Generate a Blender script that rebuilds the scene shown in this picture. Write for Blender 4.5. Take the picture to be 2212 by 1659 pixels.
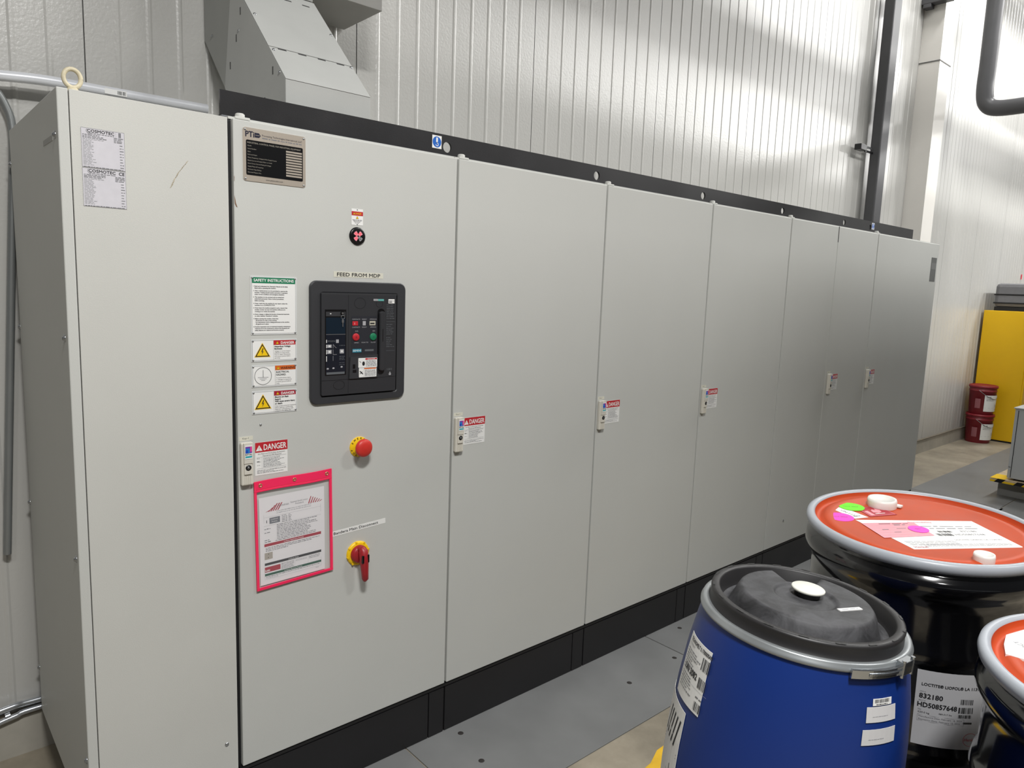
import bpy, bmesh, math, random
from mathutils import Vector, Matrix
random.seed(7)
S = bpy.context.scene
for o in list(bpy.data.objects): bpy.data.objects.remove(o)
COL = S.collection
# ------------------------------------------------------------------ camera
cam_d = bpy.data.cameras.new('camera'); cam = bpy.data.objects.new('camera', cam_d); COL.objects.link(cam)
F_PX, YAW, PITCH, ROLL = 1553.44, .726604, -.1364285, .0362099
CP = Vector((-.783544, -2.113188, 1.758208))
cam_d.sensor_width = 36; cam_d.sensor_fit = 'HORIZONTAL'; cam_d.lens = F_PX/2212*36
cam_d.clip_start = .05; cam_d.clip_end = 200
_f = Vector((math.sin(YAW)*math.cos(PITCH), math.cos(YAW)*math.cos(PITCH), math.sin(PITCH)))
_r = Vector((math.cos(YAW), -math.sin(YAW), 0)); _u = _r.cross(_f)
_R = math.cos(ROLL)*_r+math.sin(ROLL)*_u; _U = -math.sin(ROLL)*_r+math.cos(ROLL)*_u
cam.matrix_world = Matrix(((_R.x,_U.x,-_f.x,CP.x),(_R.y,_U.y,-_f.y,CP.y),(_R.z,_U.z,-_f.z,CP.z),(0,0,0,1)))
S.camera = cam
# ------------------------------------------------------------------ world, lights, exposure
w = bpy.data.worlds.new('hall'); S.world = w; w.use_nodes = True
w.node_tree.nodes['Background'].inputs[0].default_value = (.93,.96,1,1)
w.node_tree.nodes['Background'].inputs[1].default_value = .055
S.view_settings.view_transform = 'Standard'; S.view_settings.look = 'None'
S.view_settings.gamma = 1; S.view_settings.use_curve_mapping = False
S.view_settings.exposure = -.03
def lamp(loc, size, power, target=None, col=(1,.992,.97), sy=None):
    d = bpy.data.lights.new('high_bay_light', 'AREA'); d.energy = power; d.color = col
    d.shape = 'RECTANGLE'; d.size = size; d.size_y = sy or size
    o = bpy.data.objects.new('high_bay_light', d); COL.objects.link(o); o.location = loc
    if target is not None:
        o.rotation_euler = (Vector(target)-Vector(loc)).to_track_quat('-Z','Y').to_euler()
    return o
for lx, ly, lz_, p in ((-.6,-2.7,4.3,178),(-3.4,-5.5,6.4,95),
                  (6.3,-.40,6.4,75),(3.9,-.45,6.5,45),(8.8,-.6,6.4,120),(12.0,-.8,6.4,110)):
    lamp((lx,ly,lz_), .7, p, sy=.35)
for lx, ly, p in ((4.5,-5.2,190),(8,-4.8,340),(13,-4.8,620),(19,-4.8,1000),(12.5,-8.2,500),(19,-8.0,1100),(27,-8.0,900)):
    lamp((lx,ly,7.0), 1.3, p, sy=.7)
# ------------------------------------------------------------------ materials
def lin(c):
    return tuple((x/12.92 if x <= .04045 else ((x+.055)/1.055)**2.4) for x in (v/255 for v in c))
MATS = {}
def mat(name, rgb, rough=.5, metal=0, var=.04, scale=6, bump=0, bscale=60, coat=0, trans=0, rvar=0, spec=.5, alpha=1, emis=0, stretch=None):
    if name in MATS: return MATS[name]
    m = bpy.data.materials.new(name); m.use_nodes = True; nt = m.node_tree; N = nt.nodes; L = nt.links
    b = N['Principled BSDF']; c = lin(rgb)
    tc = N.new('ShaderNodeTexCoord')
    src = tc.outputs['Object']
    if stretch:
        mp = N.new('ShaderNodeMapping'); L.new(src, mp.inputs[0]); mp.inputs['Scale'].default_value = stretch; src = mp.outputs[0]
    n = N.new('ShaderNodeTexNoise'); L.new(src, n.inputs['Vector']); n.inputs['Scale'].default_value = scale; n.inputs['Detail'].default_value = 5
    mx = N.new('ShaderNodeMix'); mx.data_type = 'RGBA'
    L.new(n.outputs['Fac'], mx.inputs['Factor'])
    mx.inputs['A'].default_value = (*[v*(1-var*2) for v in c],1); mx.inputs['B'].default_value = (*[min(1,v*(1+var*2)) for v in c],1)
    L.new(mx.outputs['Result'], b.inputs['Base Color'])
    b.inputs['Roughness'].default_value = rough; b.inputs['Metallic'].default_value = metal
    b.inputs['Coat Weight'].default_value = coat; b.inputs['Coat Roughness'].default_value = .08
    b.inputs['Specular IOR Level'].default_value = spec
    b.inputs['Transmission Weight'].default_value = trans; b.inputs['Alpha'].default_value = alpha
    if rvar:
        mr = N.new('ShaderNodeMapRange'); L.new(n.outputs['Fac'], mr.inputs[0])
        mr.inputs['To Min'].default_value = max(.02,rough-rvar); mr.inputs['To Max'].default_value = rough+rvar
        L.new(mr.outputs[0], b.inputs['Roughness'])
    if emis:
        b.inputs['Emission Color'].default_value = (*c,1); b.inputs['Emission Strength'].default_value = emis
    if bump:
        n2 = N.new('ShaderNodeTexNoise'); L.new(tc.outputs['Object'], n2.inputs['Vector']); n2.inputs['Scale'].default_value = bscale; n2.inputs['Detail'].default_value = 3
        bp = N.new('ShaderNodeBump'); bp.inputs['Strength'].default_value = bump; bp.inputs['Distance'].default_value = .002
        L.new(n2.outputs['Fac'], bp.inputs['Height']); L.new(bp.outputs[0], b.inputs['Normal'])
    MATS[name] = m; return m
GREY = mat('grey powder coat', (196,197,193), .52, spec=.3, var=.015, scale=3, bump=.12, bscale=420)
GREYL = mat('light grey powder coat', (199,199,194), .5, spec=.35, var=.02, scale=4, bump=.15, bscale=380)
BODY = mat('cabinet frame grey', (120,121,120), .5, var=.03)
GASKET = mat('black gasket', (28,28,30), .6)
BLK = mat('black steel', (27,26,28), .42, var=.12, scale=5, bump=.1, bscale=300, rvar=.08)
BLKP = mat('black plinth steel', (24,23,24), .5, var=.15, scale=3)
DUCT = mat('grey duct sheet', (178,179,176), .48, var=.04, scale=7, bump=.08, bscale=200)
DUCTD = mat('duct slot dark', (60,60,60), .6)
WALLM = mat('white embossed steel', (186,185,181), .3, spec=.85, var=.012, scale=1.3, bump=.35, bscale=95, rvar=.05)
JOINT = mat('dark joint', (104,104,101), .7)
ZINC = mat('zinc steel', (176,178,180), .3, metal=.9, var=.1, scale=20)
STEELR = mat('brushed steel', (205,194,180), .38, metal=.6, var=.08, scale=30, stretch=(40,1,1))
WHITE = mat('white print stock', (236,236,234), .45, var=.01)
PAPER = mat('paper', (232,229,231), .55, var=.01)
PAPERG = mat('grey label', (206,204,210), .4, var=.05, scale=40)
INK = mat('black ink', (35,35,38), .5)
INKG = mat('grey ink', (120,120,124), .55)
INKL = mat('light grey ink', (168,168,172), .55)
RED = mat('warning red', (190,38,48), .45)
DRED = mat('deep red', (166,30,52), .45)
ORG = mat('warning orange', (216,104,38), .45)
YEL = mat('warning yellow', (243,200,20), .4)
GRN = mat('green print', (24,122,84), .45)
DGRN = mat('dark green print', (30,86,66), .45)
BLUEP = mat('blue print', (24,98,190), .4)
CREAM = mat('cream plastic', (213,209,198), .45, var=.02)
LABC = mat('cream tape', (214,212,198), .5, var=.02)
BRK = mat('charcoal plastic', (54,55,58), .42, var=.05, bump=.08, bscale=300)
BRKD = mat('dark plastic', (50,51,54), .35, var=.05)
BRKB = mat('deep black plastic', (12,12,14), .3)
SCREEN = mat('dark blue screen', (24,36,48), .15)
PINK = mat('neon pink vinyl', (255,46,96), .4, var=.03)
PINKE = mat('neon pink seam', (255,90,120), .35)
# ------------------------------------------------------------------ mesh builder
_cache = {}
def text_geo(s, bold=False):
    k = s
    if k in _cache: return _cache[k]
    c = bpy.data.curves.new('t','FONT'); c.body = s; c.size = 1; c.resolution_u = 2; c.fill_mode = 'FRONT'
    if bold: pass
    o = bpy.data.objects.new('t', c); COL.objects.link(o)
    dg = bpy.context.evaluated_depsgraph_get(); me = bpy.data.meshes.new_from_object(o.evaluated_get(dg))
    vs = [(v.co.x, v.co.y) for v in me.vertices]; fs = [tuple(p.vertices) for p in me.polygons]
    bpy.data.objects.remove(o); bpy.data.curves.remove(c); bpy.data.meshes.remove(me)
    x0 = min(v[0] for v in vs); x1 = max(v[0] for v in vs)
    vs = [(v[0]-x0, v[1]) for v in vs]
    _cache[k] = (vs, fs, x1-x0); return _cache[k]
class MB:
    def __init__(s, f=None): s.v=[]; s.f=[]; s.m=[]; s.mats=[]; s.map=f; s.sm=[]
    def mi(s, m):
        if m not in s.mats: s.mats.append(m)
        return s.mats.index(m)
    def add(s, vs, fs, m, smooth=False):
        b = len(s.v); s.v += [tuple(v) for v in vs]; k = s.mi(m)
        for f in fs: s.f.append(tuple(b+i for i in f)); s.m.append(k); s.sm.append(smooth)
    def box(s, a, b, m, bev=0):
        x0,y0,z0 = a; x1,y1,z1 = b
        if bev:
            bm = bmesh.new(); bmesh.ops.create_cube(bm, size=1)
            for v in bm.verts: v.co = Vector(((x0+x1)/2+v.co.x*(x1-x0),(y0+y1)/2+v.co.y*(y1-y0),(z0+z1)/2+v.co.z*(z1-z0)))
            bmesh.ops.bevel(bm, geom=bm.edges[:], offset=bev, segments=2, profile=.5, affect='EDGES')
            bm.verts.ensure_lookup_table(); bm.verts.index_update()
            s.add([v.co for v in bm.verts], [tuple(v.index for v in f.verts) for f in bm.faces], m); bm.free(); return s
        s.add([(x0,y0,z0),(x1,y0,z0),(x1,y1,z0),(x0,y1,z0),(x0,y0,z1),(x1,y0,z1),(x1,y1,z1),(x0,y1,z1)],
              [(0,3,2,1),(4,5,6,7),(0,1,5,4),(1,2,6,5),(2,3,7,6),(3,0,4,7)], m); return s
    def prism(s, pts, axis, a, b, m):
        # polygon pts in the two other axes (cyclic order) extruded along axis a..b
        def P(p,t):
            return {'x':(t,p[0],p[1]),'y':(p[0],t,p[1]),'z':(p[0],p[1],t)}[axis]
        n=len(pts); vs=[P(p,a) for p in pts]+[P(p,b) for p in pts]
        fs=[tuple(range(n)),tuple(range(2*n-1,n-1,-1))]+[(i,(i+1)%n,(i+1)%n+n,i+n) for i in range(n)]
        s.add(vs,fs,m); return s
    def lathe(s, prof, m, n=96, c=(0,0,0), a0=0, a1=360, smooth=True, M=None):
        vs=[];fs=[]; full = abs(a1-a0)>=359.9; k = n if full else n+1
        for (r,z) in prof:
            for i in range(k):
                t=math.radians(a0+(a1-a0)*i/n); p=Vector((r*math.cos(t), r*math.sin(t), z))
                if M: p = M@p
                vs.append((c[0]+p.x, c[1]+p.y, c[2]+p.z))
        for j in range(len(prof)-1):
            for i in range(n):
                i2=(i+1)%k
                fs.append((j*k+i, j*k+i2, (j+1)*k+i2, (j+1)*k+i))
        s.add(vs,fs,m,smooth); return s
    def tube(s, pts, r, m, n=14, caps=True):
        pts=[Vector(p) for p in pts]; vs=[];fs=[]; up=None
        for i,p in enumerate(pts):
            d=(pts[min(i+1,len(pts)-1)]-pts[max(i-1,0)]).normalized()
            if up is None: up = d.orthogonal().normalized()
            up=(up-d*up.dot(d)).normalized(); q=d.cross(up)
            rr = r[i] if isinstance(r,(list,tuple)) else r
            for k in range(n):
                t=2*math.pi*k/n; vs.append(p+up*rr*math.cos(t)+q*rr*math.sin(t))
        for i in range(len(pts)-1):
            for k in range(n): fs.append((i*n+k,i*n+(k+1)%n,(i+1)*n+(k+1)%n,(i+1)*n+k))
        s.add(vs,fs,m,True)
        if caps:
            s.add([vs[k] for k in range(n)],[tuple(range(n-1,-1,-1))],m); s.add([vs[-n+k] for k in range(n)],[tuple(range(n))],m)
        return s
    # ---- flat printed things: local u (right), v (up), h (out of the surface), through s.map
    def sheet(s, u0,v0,u1,v1, m, h0=0, h1=.001, n=1, rad=0):
        if rad:
            pts=[]
            for (cx,cy,a) in ((u1-rad,v1-rad,0),(u0+rad,v1-rad,90),(u0+rad,v0+rad,180),(u1-rad,v0+rad,270)):
                for k in range(7):
                    t=math.radians(a+15*k); pts.append((cx+rad*math.cos(t),cy+rad*math.sin(t)))
            return s.poly(pts, m, h1, h0)
        vs=[];fs=[]
        for h in (h0,h1):
            for j in (v0,v1):
                for i in range(n+1): vs.append(s.map(u0+(u1-u0)*i/n, j, h))
        k=n+1
        for i in range(n):
            fs += [(2*k+i,2*k+i+1,3*k+i+1,3*k+i),(i,2*k+i,2*k+i+1,i+1)[::-1],(k+i,k+i+1,3*k+i+1,3*k+i)[::-1]]
        fs += [(0,k,3*k,2*k),(n,k+n,3*k+n,2*k+n)]
        s.add(vs,fs,m); return s
    def poly(s, pts, m, h=.0013, h0=None):
        n=len(pts); vs=[s.map(p[0],p[1],h) for p in pts]; fs=[tuple(range(n))]
        if h0 is not None:
            vs+=[s.map(p[0],p[1],h0) for p in pts]; fs+=[(i,(i+1)%n,(i+1)%n+n,i+n) for i in range(n)]
        s.add(vs,fs,m); return s
    def rect(s,u0,v0,u1,v1,m,h=.0013,n=1):
        for i in range(n):
            a=u0+(u1-u0)*i/n; b=u0+(u1-u0)*(i+1)/n
            s.add([s.map(a,v0,h),s.map(b,v0,h),s.map(b,v1,h),s.map(a,v1,h)],[(0,1,2,3)],m)
        return s
    def disc(s,u,v,r,m,h=.0013,n=40,ry=None):
        ry=ry or r; return s.poly([(u+r*math.cos(2*math.pi*k/n),v+ry*math.sin(2*math.pi*k/n)) for k in range(n)],m,h)
    def ring(s,u,v,r,w,m,h=.0013,n=48,a0=0,a1=360):
        vs=[];fs=[]
        for k in range(n+1):
            t=math.radians(a0+(a1-a0)*k/n)
            for rr in (r-w,r): vs.append(s.map(u+rr*math.cos(t),v+rr*math.sin(t),h))
        for k in range(n): fs.append((2*k,2*k+1,2*k+3,2*k+2))
        s.add(vs,fs,m); return s
    def line(s,p,q,w,m,h=.0013):
        d=Vector((q[0]-p[0],q[1]-p[1])).normalized(); nx,ny=-d.y*w/2,d.x*w/2
        return s.poly([(p[0]+nx,p[1]+ny),(q[0]+nx,q[1]+ny),(q[0]-nx,q[1]-ny),(p[0]-nx,p[1]-ny)],m,h)
    def text(s,t,u,v,size,m,h=.0016,width=None,al='l',fat=0,rot=0):
        vs,fs,w0=text_geo(t); sx=size/.72; 
        if width: sx=width/w0
        W=w0*sx; off={'l':0,'c':-W/2,'r':-W}[al]; ca,sa=math.cos(math.radians(rot)),math.sin(math.radians(rot))
        for dx,dy,dh in ([(0,0,0)] if not fat else [(-fat,0,0),(fat,0,.00002),(0,fat,.00004),(0,-fat,.00006)]):
            out=[]
            for (x,y) in vs:
                a=off+x*sx+dx; b=y*size/.72+dy
                out.append(s.map(u+a*ca-b*sa, v+a*sa+b*ca, h+dh))
            s.add(out,fs,m)
        return s
    def greek(s,u0,u1,v,size,m,h=.0014,fill=1.0):
        u=u0; end=u0+(u1-u0)*fill
        while u<end-size:
            L=min(random.uniform(1.2,4.5)*size,end-u); s.rect(u,v,u+L,v+size*random.uniform(.5,.75),m,h); u+=L+size*.6
        return s
    def barcode(s,u0,v0,u1,v1,m,h=.0015,d=.0009):
        u=u0
        while u<u1:
            wd=random.choice((1,1,2,3))*d; s.rect(u,v0,min(u+wd,u1),v1,m,h); u+=wd+random.choice((1,1,2))*d
        return s
    def screw(s,u,v,r,m,h=.001,t=.0015):
        n=14;vs=[];fs=[]
        for (rr,hh) in ((r,h),(r*.85,h+t*.7),(r*.4,h+t)):
            for k in range(n): vs.append(s.map(u+rr*math.cos(2*math.pi*k/n),v+rr*math.sin(2*math.pi*k/n),hh))
        for j in range(2):
            for k in range(n): fs.append((j*n+k,j*n+(k+1)%n,(j+1)*n+(k+1)%n,(j+1)*n+k))
        fs.append(tuple(range(2*n,3*n))); s.add(vs,fs,m,True); return s
    def build(s, name, parent=None, bevel=0, **props):
        me=bpy.data.meshes.new(name); me.from_pydata(s.v,[],s.f)
        for m in s.mats: me.materials.append(m)
        for i,p in enumerate(me.polygons): p.material_index=s.m[i]; p.use_smooth=s.sm[i]
        bm=bmesh.new(); bm.from_mesh(me); bmesh.ops.recalc_face_normals(bm,faces=bm.faces) if not s.map else None; bm.to_mesh(me); bm.free()
        o=bpy.data.objects.new(name,me); COL.objects.link(o)
        if parent is not None: o.parent=parent
        for k,v in props.items(): o[k]=v
        if bevel:
            b=o.modifiers.new('b','BEVEL'); b.width=bevel; b.segments=2; b.limit_method='ANGLE'
        return o
def thing(name,label,cat,loc=(0,0,0),group=None):
    o=bpy.data.objects.new(name,None); COL.objects.link(o); o.location=loc; o.empty_display_size=.1
    o['label']=label; o['category']=cat
    if group: o['group']=group
    return o
def tag(o,label,cat,group=None):
    o['label']=label; o['category']=cat
    if group: o['group']=group
    return o
def front(x0,z0,y=0.0,ox=0):      # u right, v up on a plane facing -y, in coordinates local to an empty at (ox,0,0)
    return lambda u,v,h: (x0-ox+u, y-h, z0+v)
def warn_triangle(m,u,v,sz,edge=INK,fill=YEL,bolt=True,h=.0024):
    def tri(s): return [(u-s*.577,v-s/3),(u+s*.577,v-s/3),(u,v+s*2/3)]
    m.poly(tri(sz*1.08),fill,h); m.poly(tri(sz*.97),edge,h+.0002); m.poly(tri(sz*.76),fill,h+.0004)
    if bolt:
        k=sz*.62
        m.poly([(u+.03*k,v+.5*k),(u-.17*k,v+.02*k),(u-.02*k,v+.08*k),(u-.1*k,v-.32*k),(u+.15*k,v+.16*k),(u+.0*k,v+.1*k),(u+.13*k,v+.5*k)],INK,h+.0006)
    else: m.text('!',u,v-sz*.2,sz*.5,INK,h+.0006,al='c')
# ================================================================== the setting
WY = .87
mb = MB(lambda u,v,h:(u,v,h))
FLOORM = bpy.data.materials.new('worn concrete'); FLOORM.use_nodes=True
nt=FLOORM.node_tree; N=nt.nodes; L=nt.links; b=N['Principled BSDF']; tc=N.new('ShaderNodeTexCoord')
n1=N.new('ShaderNodeTexNoise'); n1.inputs['Scale'].default_value=2.2; n1.inputs['Detail'].default_value=9; n1.inputs['Roughness'].default_value=.65; L.new(tc.outputs['Object'],n1.inputs[0])
cr=N.new('ShaderNodeValToRGB'); L.new(n1.outputs['Fac'],cr.inputs[0]); cr.color_ramp.elements[0].position=.3; cr.color_ramp.elements[1].position=.72
cr.color_ramp.elements[0].color=(*lin((120,113,99)),1); cr.color_ramp.elements[1].color=(*lin((170,160,142)),1)
L.new(cr.outputs[0],b.inputs['Base Color']); b.inputs['Roughness'].default_value=.5
n2=N.new('ShaderNodeTexNoise'); n2.inputs['Scale'].default_value=40; n2.inputs['Detail'].default_value=6; L.new(tc.outputs['Object'],n2.inputs[0])
bp=N.new('ShaderNodeBump'); bp.inputs['Strength'].default_value=.2; bp.inputs['Distance'].default_value=.003; L.new(n2.outputs['Fac'],bp.inputs['Height']); L.new(bp.outputs[0],b.inputs['Normal'])
mb=MB(); mb.box((-6,-9,-.105),(24,WY+.2,-.005),FLOORM); mb.build('floor',kind='structure')
# ribbed wall: extruded profile (real geometry)
prof=[]; PIT=1.0594; j0=-.1785-5*PIT; RP=PIT/10
x=-6.0
prof.append((-6,WY))
for k in range(0,28):
    jx=j0+k*PIT
    if jx<-6 or jx>24: continue
    prof += [(jx-.002,WY),(jx-.0013,WY+.006),(jx+.0013,WY+.006),(jx+.002,WY)]
    for i in range(1,10):
        rx=jx+i*RP; prof += [(rx-.011,WY),(rx-.004,WY-.0028),(rx+.004,WY-.0028),(rx+.011,WY)]
prof.append((24,WY)); prof=[p for i,p in enumerate(prof) if i==0 or p[0]>prof[i-1][0]]
vs=[];fs=[]
for (px,py) in prof: vs += [(px,py,-.005),(px,py,8.5)]
for i in range(len(prof)-1): fs.append((2*i,2*i+2,2*i+3,2*i+1))
mb=MB(); mb.add(vs,fs,WALLM); mb.mats.append(JOINT)
for i in range(len(prof)-1):
    if prof[i][1]>WY+.001 or prof[i+1][1]>WY+.001: mb.m[i]=1
mb.box((-6,WY+.012,-.005),(24,WY+.12,8.5),WALLM)
mb.build('wall_back',kind='structure')
CURB=mat('painted curb',(172,168,158),.55,var=.12,scale=9,bump=.3,bscale=50)
mb=MB(); mb.box((-6,WY-.022,-.005),(24,WY+.001,.15),CURB); mb.box((-6,WY-.03,.148),(24,WY+.001,.158),mat('curb cap',(120,112,100),.6,var=.15,scale=12)); mb.build('baseboard_back',kind='structure')
# column cover
COLM=mat('column cover white',(226,223,217),.4,var=.01,bump=.15,bscale=90)
mb=MB(); mb.box((7.05,.68,-.005),(7.33,WY+.001,8.5),COLM); mb.box((7.046,.677,4.045),(7.333,WY,4.055),JOINT)
mb.build('trim_1',kind='structure')
# ------------------------------------------------------------------ floor plates
PLM=mat('grey floor plate',(116,117,117),.5,var=.12,scale=4,bump=.12,bscale=70,rvar=.1)
HOLE=mat('dark rivet',(40,36,34),.7)
def plate(x0,x1,y0,y1,label,rv=True):
    t=thing('floor_plate',label,'floor plate',((x0+x1)/2,(y0+y1)/2,-.005),'grey floor cover plates')
    cx,cy=(x0+x1)/2,(y0+y1)/2
    m=MB(); m.box((x0-cx+.003,y0-cy+.003,0),(x1-cx-.003,y1-cy-.003,.005),PLM); m.build('plate',t,bevel=.001)
    if rv:
        for (rx,ry) in ((x0+.18,-.23),(x0+1.04,-.228),(x1-.06,-.22),(x0+.22,-.05)):
            q=MB(lambda u,v,h:(u,v,h)); q.screw(rx-cx,ry-cy,.013,HOLE,.0045,.0012); q.build('rivet',t)
px=[-2.272,-.823,.626,2.075,3.524,4.973,6.42]
labs=['hidden','grey floor plate in front of the first cabinet door, nearest the camera','grey floor plate with rivets along the plinth left of the blue drum','grey floor plate running behind the blue drum','grey floor plate along the plinth behind the black drum','grey floor plate at the far end of the cabinet row']
for i in range(6):
    if i==0: continue
    plate(px[i],px[i+1],-.457,.30,labs[i],i in (1,2,3))
plate(6.42,9.9,-.431,.30,'grey floor plate beyond the cabinet row leading to the yellow cabinet',False)
plate(5.6,9.9,-1.9,-.433,'grey floor plate behind the black drum beside the small grey machine',False)
mb=MB(); YP=mat('worn yellow floor paint',(226,178,38),.55,var=.18,scale=14)
mb.add([(1.02,-.78,-.0042),(1.14,-.655,-.0042),(1.22,-.64,-.0042),(1.30,-.632,-.0042),(1.38,-.60,-.0042),(1.62,-.59,-.0042),(2.3,-.60,-.0042),(2.3,-.78,-.0042)],[tuple(range(8))],YP)
tag(mb.build('floor_marking'),'worn yellow painted stripe on the concrete floor beside the blue drum','floor marking')
# ================================================================== cabinets
def box_label_danger(m,w,h):
    """red DANGER header sticker, origin at its lower left"""
    m.sheet(0,0,w,h,WHITE,0,.0008); m.rect(0,h*.70,w,h,RED,.0011)
    u,v,s=w*.12,h*.80,h*.17
    m.poly([(u-s*.6,v-s*.33),(u+s*.6,v-s*.33),(u,v+s*.7)],WHITE,.0014); m.text('!',u,v-s*.27,s*.7,RED,.0017,al='c')
    m.text('DANGER',w*.26,h*.755,h*.18,WHITE,.0014,width=w*.70,fat=w*.004)
    m.text('Arc Flash and Shock Risk Assessment',w*.08,h*.63,h*.036,INK,.0012,width=w*.84)
    m.text('Appropriate PPE Required',w*.22,h*.57,h*.036,INK,.0012,width=w*.58)
    m.rect(w*.04,h*.545,w*.96,h*.55,INKG,.0012); m.rect(w*.04,h*.20,w*.96,h*.205,INKG,.0012); m.rect(w*.2,h*.2,w*.205,h*.54,INKL,.0012)
    m.text('PPE',w*.05,h*.40,h*.04,INK,.0012)
    for k in range(9):
        m.greek(w*.24,w*.95,h*(.505-k*.034),h*.02,INKG,.0012,random.uniform(.6,1))
        if k%3==0: m.greek(w*.05,w*.17,h*(.505-k*.034),h*.02,INKG,.0012)
    for k in range(3): m.greek(w*.05,w*.95,h*(.14-k*.04),h*.022,INKG,.0012,(1,.6,.9)[k])
def handle(parent,hx):
    """grey swing handle on a door: local x of the door's cabinet"""
    m=MB(); x0=hx+.010; 
    m.box((x0,-.017,1.131),(x0+.037,-.0005,1.262),CREAM,bev=.004)
    m.prism([(x0+.006,1.20),(x0+.032,1.20),(x0+.033,1.262),(x0+.005,1.262)],'y',-.024,-.016,CREAM)
    m.box((x0+.007,-.022,1.165),(x0+.031,-.016,1.20),CREAM,bev=.002)
    for k in range(4): m.box((x0+.009+k*.0055,-.019,1.134),(x0+.011+k*.0055,-.0165,1.162),CREAM)
    o=m.build('door_handle',parent)
    return o
def handle_bits(parent,hx):
    x0=hx+.010; m=MB(front(x0+.008,1.214,-.0245))
    m.sheet(0,0,.022,.042,WHITE,0,.0006); m.rect(.001,.018,.021,.038,mat('violet print',(120,60,170),.4),.0008)
    m.rect(.001,.018,.014,.033,mat('sky blue print',(40,130,205),.4),.001); m.rect(.001,.018,.009,.028,mat('mid blue print',(30,80,190),.4),.0012)
    m.rect(.015,.022,.021,.038,mat('magenta print',(226,70,150),.4),.001)
    m.text('RITTAL',.001,.0115,.0048,INK,.001,width=.020,fat=.0002); m.rect(.001,.004,.021,.009,mat('teal print',(40,170,180),.4),.0008)
    m.build('maker_badge',parent)
    m=MB(lambda u,v,h:(x0+.019+u,-.022-h,1.186+v)); m.screw(0,0,.009,BRKB,0,.002); m.screw(0,0,.0042,ZINC,.0016,.001); m.rect(-.0007,-.003,.0007,.003,INK,.003)
    m.build('key_lock',parent)
def key_tape(parent,x0,txt):
    m=MB(front(x0,1.266)); m.sheet(0,0,.042,.0125,LABC,0,.0006); m.text(txt,.010,.004,.0055,INK,.0008,width=.018); m.build('key_tape',parent)
def bolt_cap(parent,x):
    m=MB(); m.box((x-.020,.018,2.2),(x+.024,.05,2.208),GREYL,bev=.002); m.lathe([(.0135,2.208),(.0135,2.216),(.010,2.219),(0,2.219)],GREYL,18,(x,.034,0)); m.build('roof_bolt',parent)
def cabinet(x0,w,label,doors,handles,plinth_corner=True,cx=None):
    t=thing('electrical_cabinet',label,'electrical cabinet',(x0,0,0),'row of grey electrical cabinets')
    m=MB(); m.box((.001,.024,.2),(w-.001,.8,2.197),BODY); m.box((.001,.022,.2),(w-.001,.0245,2.197),GASKET); m.build('body',t)
    m=MB(); m.box((.001,.02,2.197),(w-.001,.8,2.204),GREYL); m.build('roof',t)
    dx=0; ds=[]
    for i,dw in enumerate(doors):
        m=MB(); a=dx+(.0065 if not(i) else .002); b=dx+dw-(.0025 if i==len(doors)-1 else .0005)
        m.box((a,0,.206),(b,.019,2.196),GREY,bev=.0025); d=m.build('door',t); ds.append(d); dx+=dw
    for hx in handles:
        d=ds[0] if hx<doors[0]-.01 else ds[-1]
        handle(d,hx); handle_bits(d,hx)
    m=MB(); m.box((0.002,.010,0),(w-.002,.78,.199),BLKP); m.box((.0,.004,.19),(w,.03,.2),BLKP)
    p=m.build('plinth',t)
    m=MB(); m.box((w-.072,.003,0.001),(w-.003,.012,.186),BLK,bev=.001); m.build('plinth_corner',p)
    m=MB(); m.box((.004,.0035,0.001),(w-.076,.0105,.186),BLK,bev=.001); m.build('plinth_panel',p)
    bolt_cap(t,.040)
    return t,ds
specs=[(0,.8,[.8],[0],'grey cabinet with the black circuit breaker, safety signs and emergency stop'),
 (.8,.8,[.8],[0],'grey electrical cabinet immediately right of the door with the circuit breaker'),
 (1.6,.8,[.8],[0],'third grey cabinet door from the left in the row, plain with one DANGER sticker'),
 (2.4,.8,[.8],[0],'plain grey cabinet behind the blue drum, left of the double-door cabinet'),
 (3.2,1.2,[.6,.6],[.615],'grey double-door cabinet with a handle on its right leaf only, behind the drums'),
 (4.4,1.16,[1.16],[0],'grey cabinet at the far right end of the row, with a dark grey tag')]
cabs=[]
for (x0,w,dr,hs,lab) in specs: cabs.append(cabinet(x0,w,lab,dr,hs))
for i,((t,ds),(x0,w,dr,hs,lab)) in enumerate(zip(cabs,specs)):
    d=ds[-1]; hx=hs[0]
    m=MB(front(hx+.058,1.152)); box_label_danger(m,.103,.103); m.build('danger_sticker',d)
    key_tape(d,hx+.010,'Key-1')
T0,D0=cabs[0]; D0=D0[0]
m=MB(); m.box((1.02,-.0012,1.905),(1.13,0.0,2.09),mat('dark grey tag',(96,97,96),.5)); m.box((1.025,-.002,2.00),(1.125,-.001,2.05),mat('mid grey tag',(112,113,112),.5)); m.build('grey_tag',cabs[5][1][0])
m=MB(); m.box((.80,.10,2.204),(.98,.3,2.225),BLK,bev=.003); m.build('roof_fitting',cabs[5][0])
m=MB(front(0,0,0,2.4)); m.screw(3.416-.0,.353,.006,ZINC,0,.002); m.build('screw',cabs[3][1][0]) if False else None
m=MB(front(3.416,.353,0,3.2)); m.screw(0,0,.009,ZINC,0,.003); m.build('screw',cabs[4][1][0])
m=MB(); m.box((.596,-.001,2.10),(.604,.002,2.197),GASKET); m.build('door_gap_seal',cabs[4][0])
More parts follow.
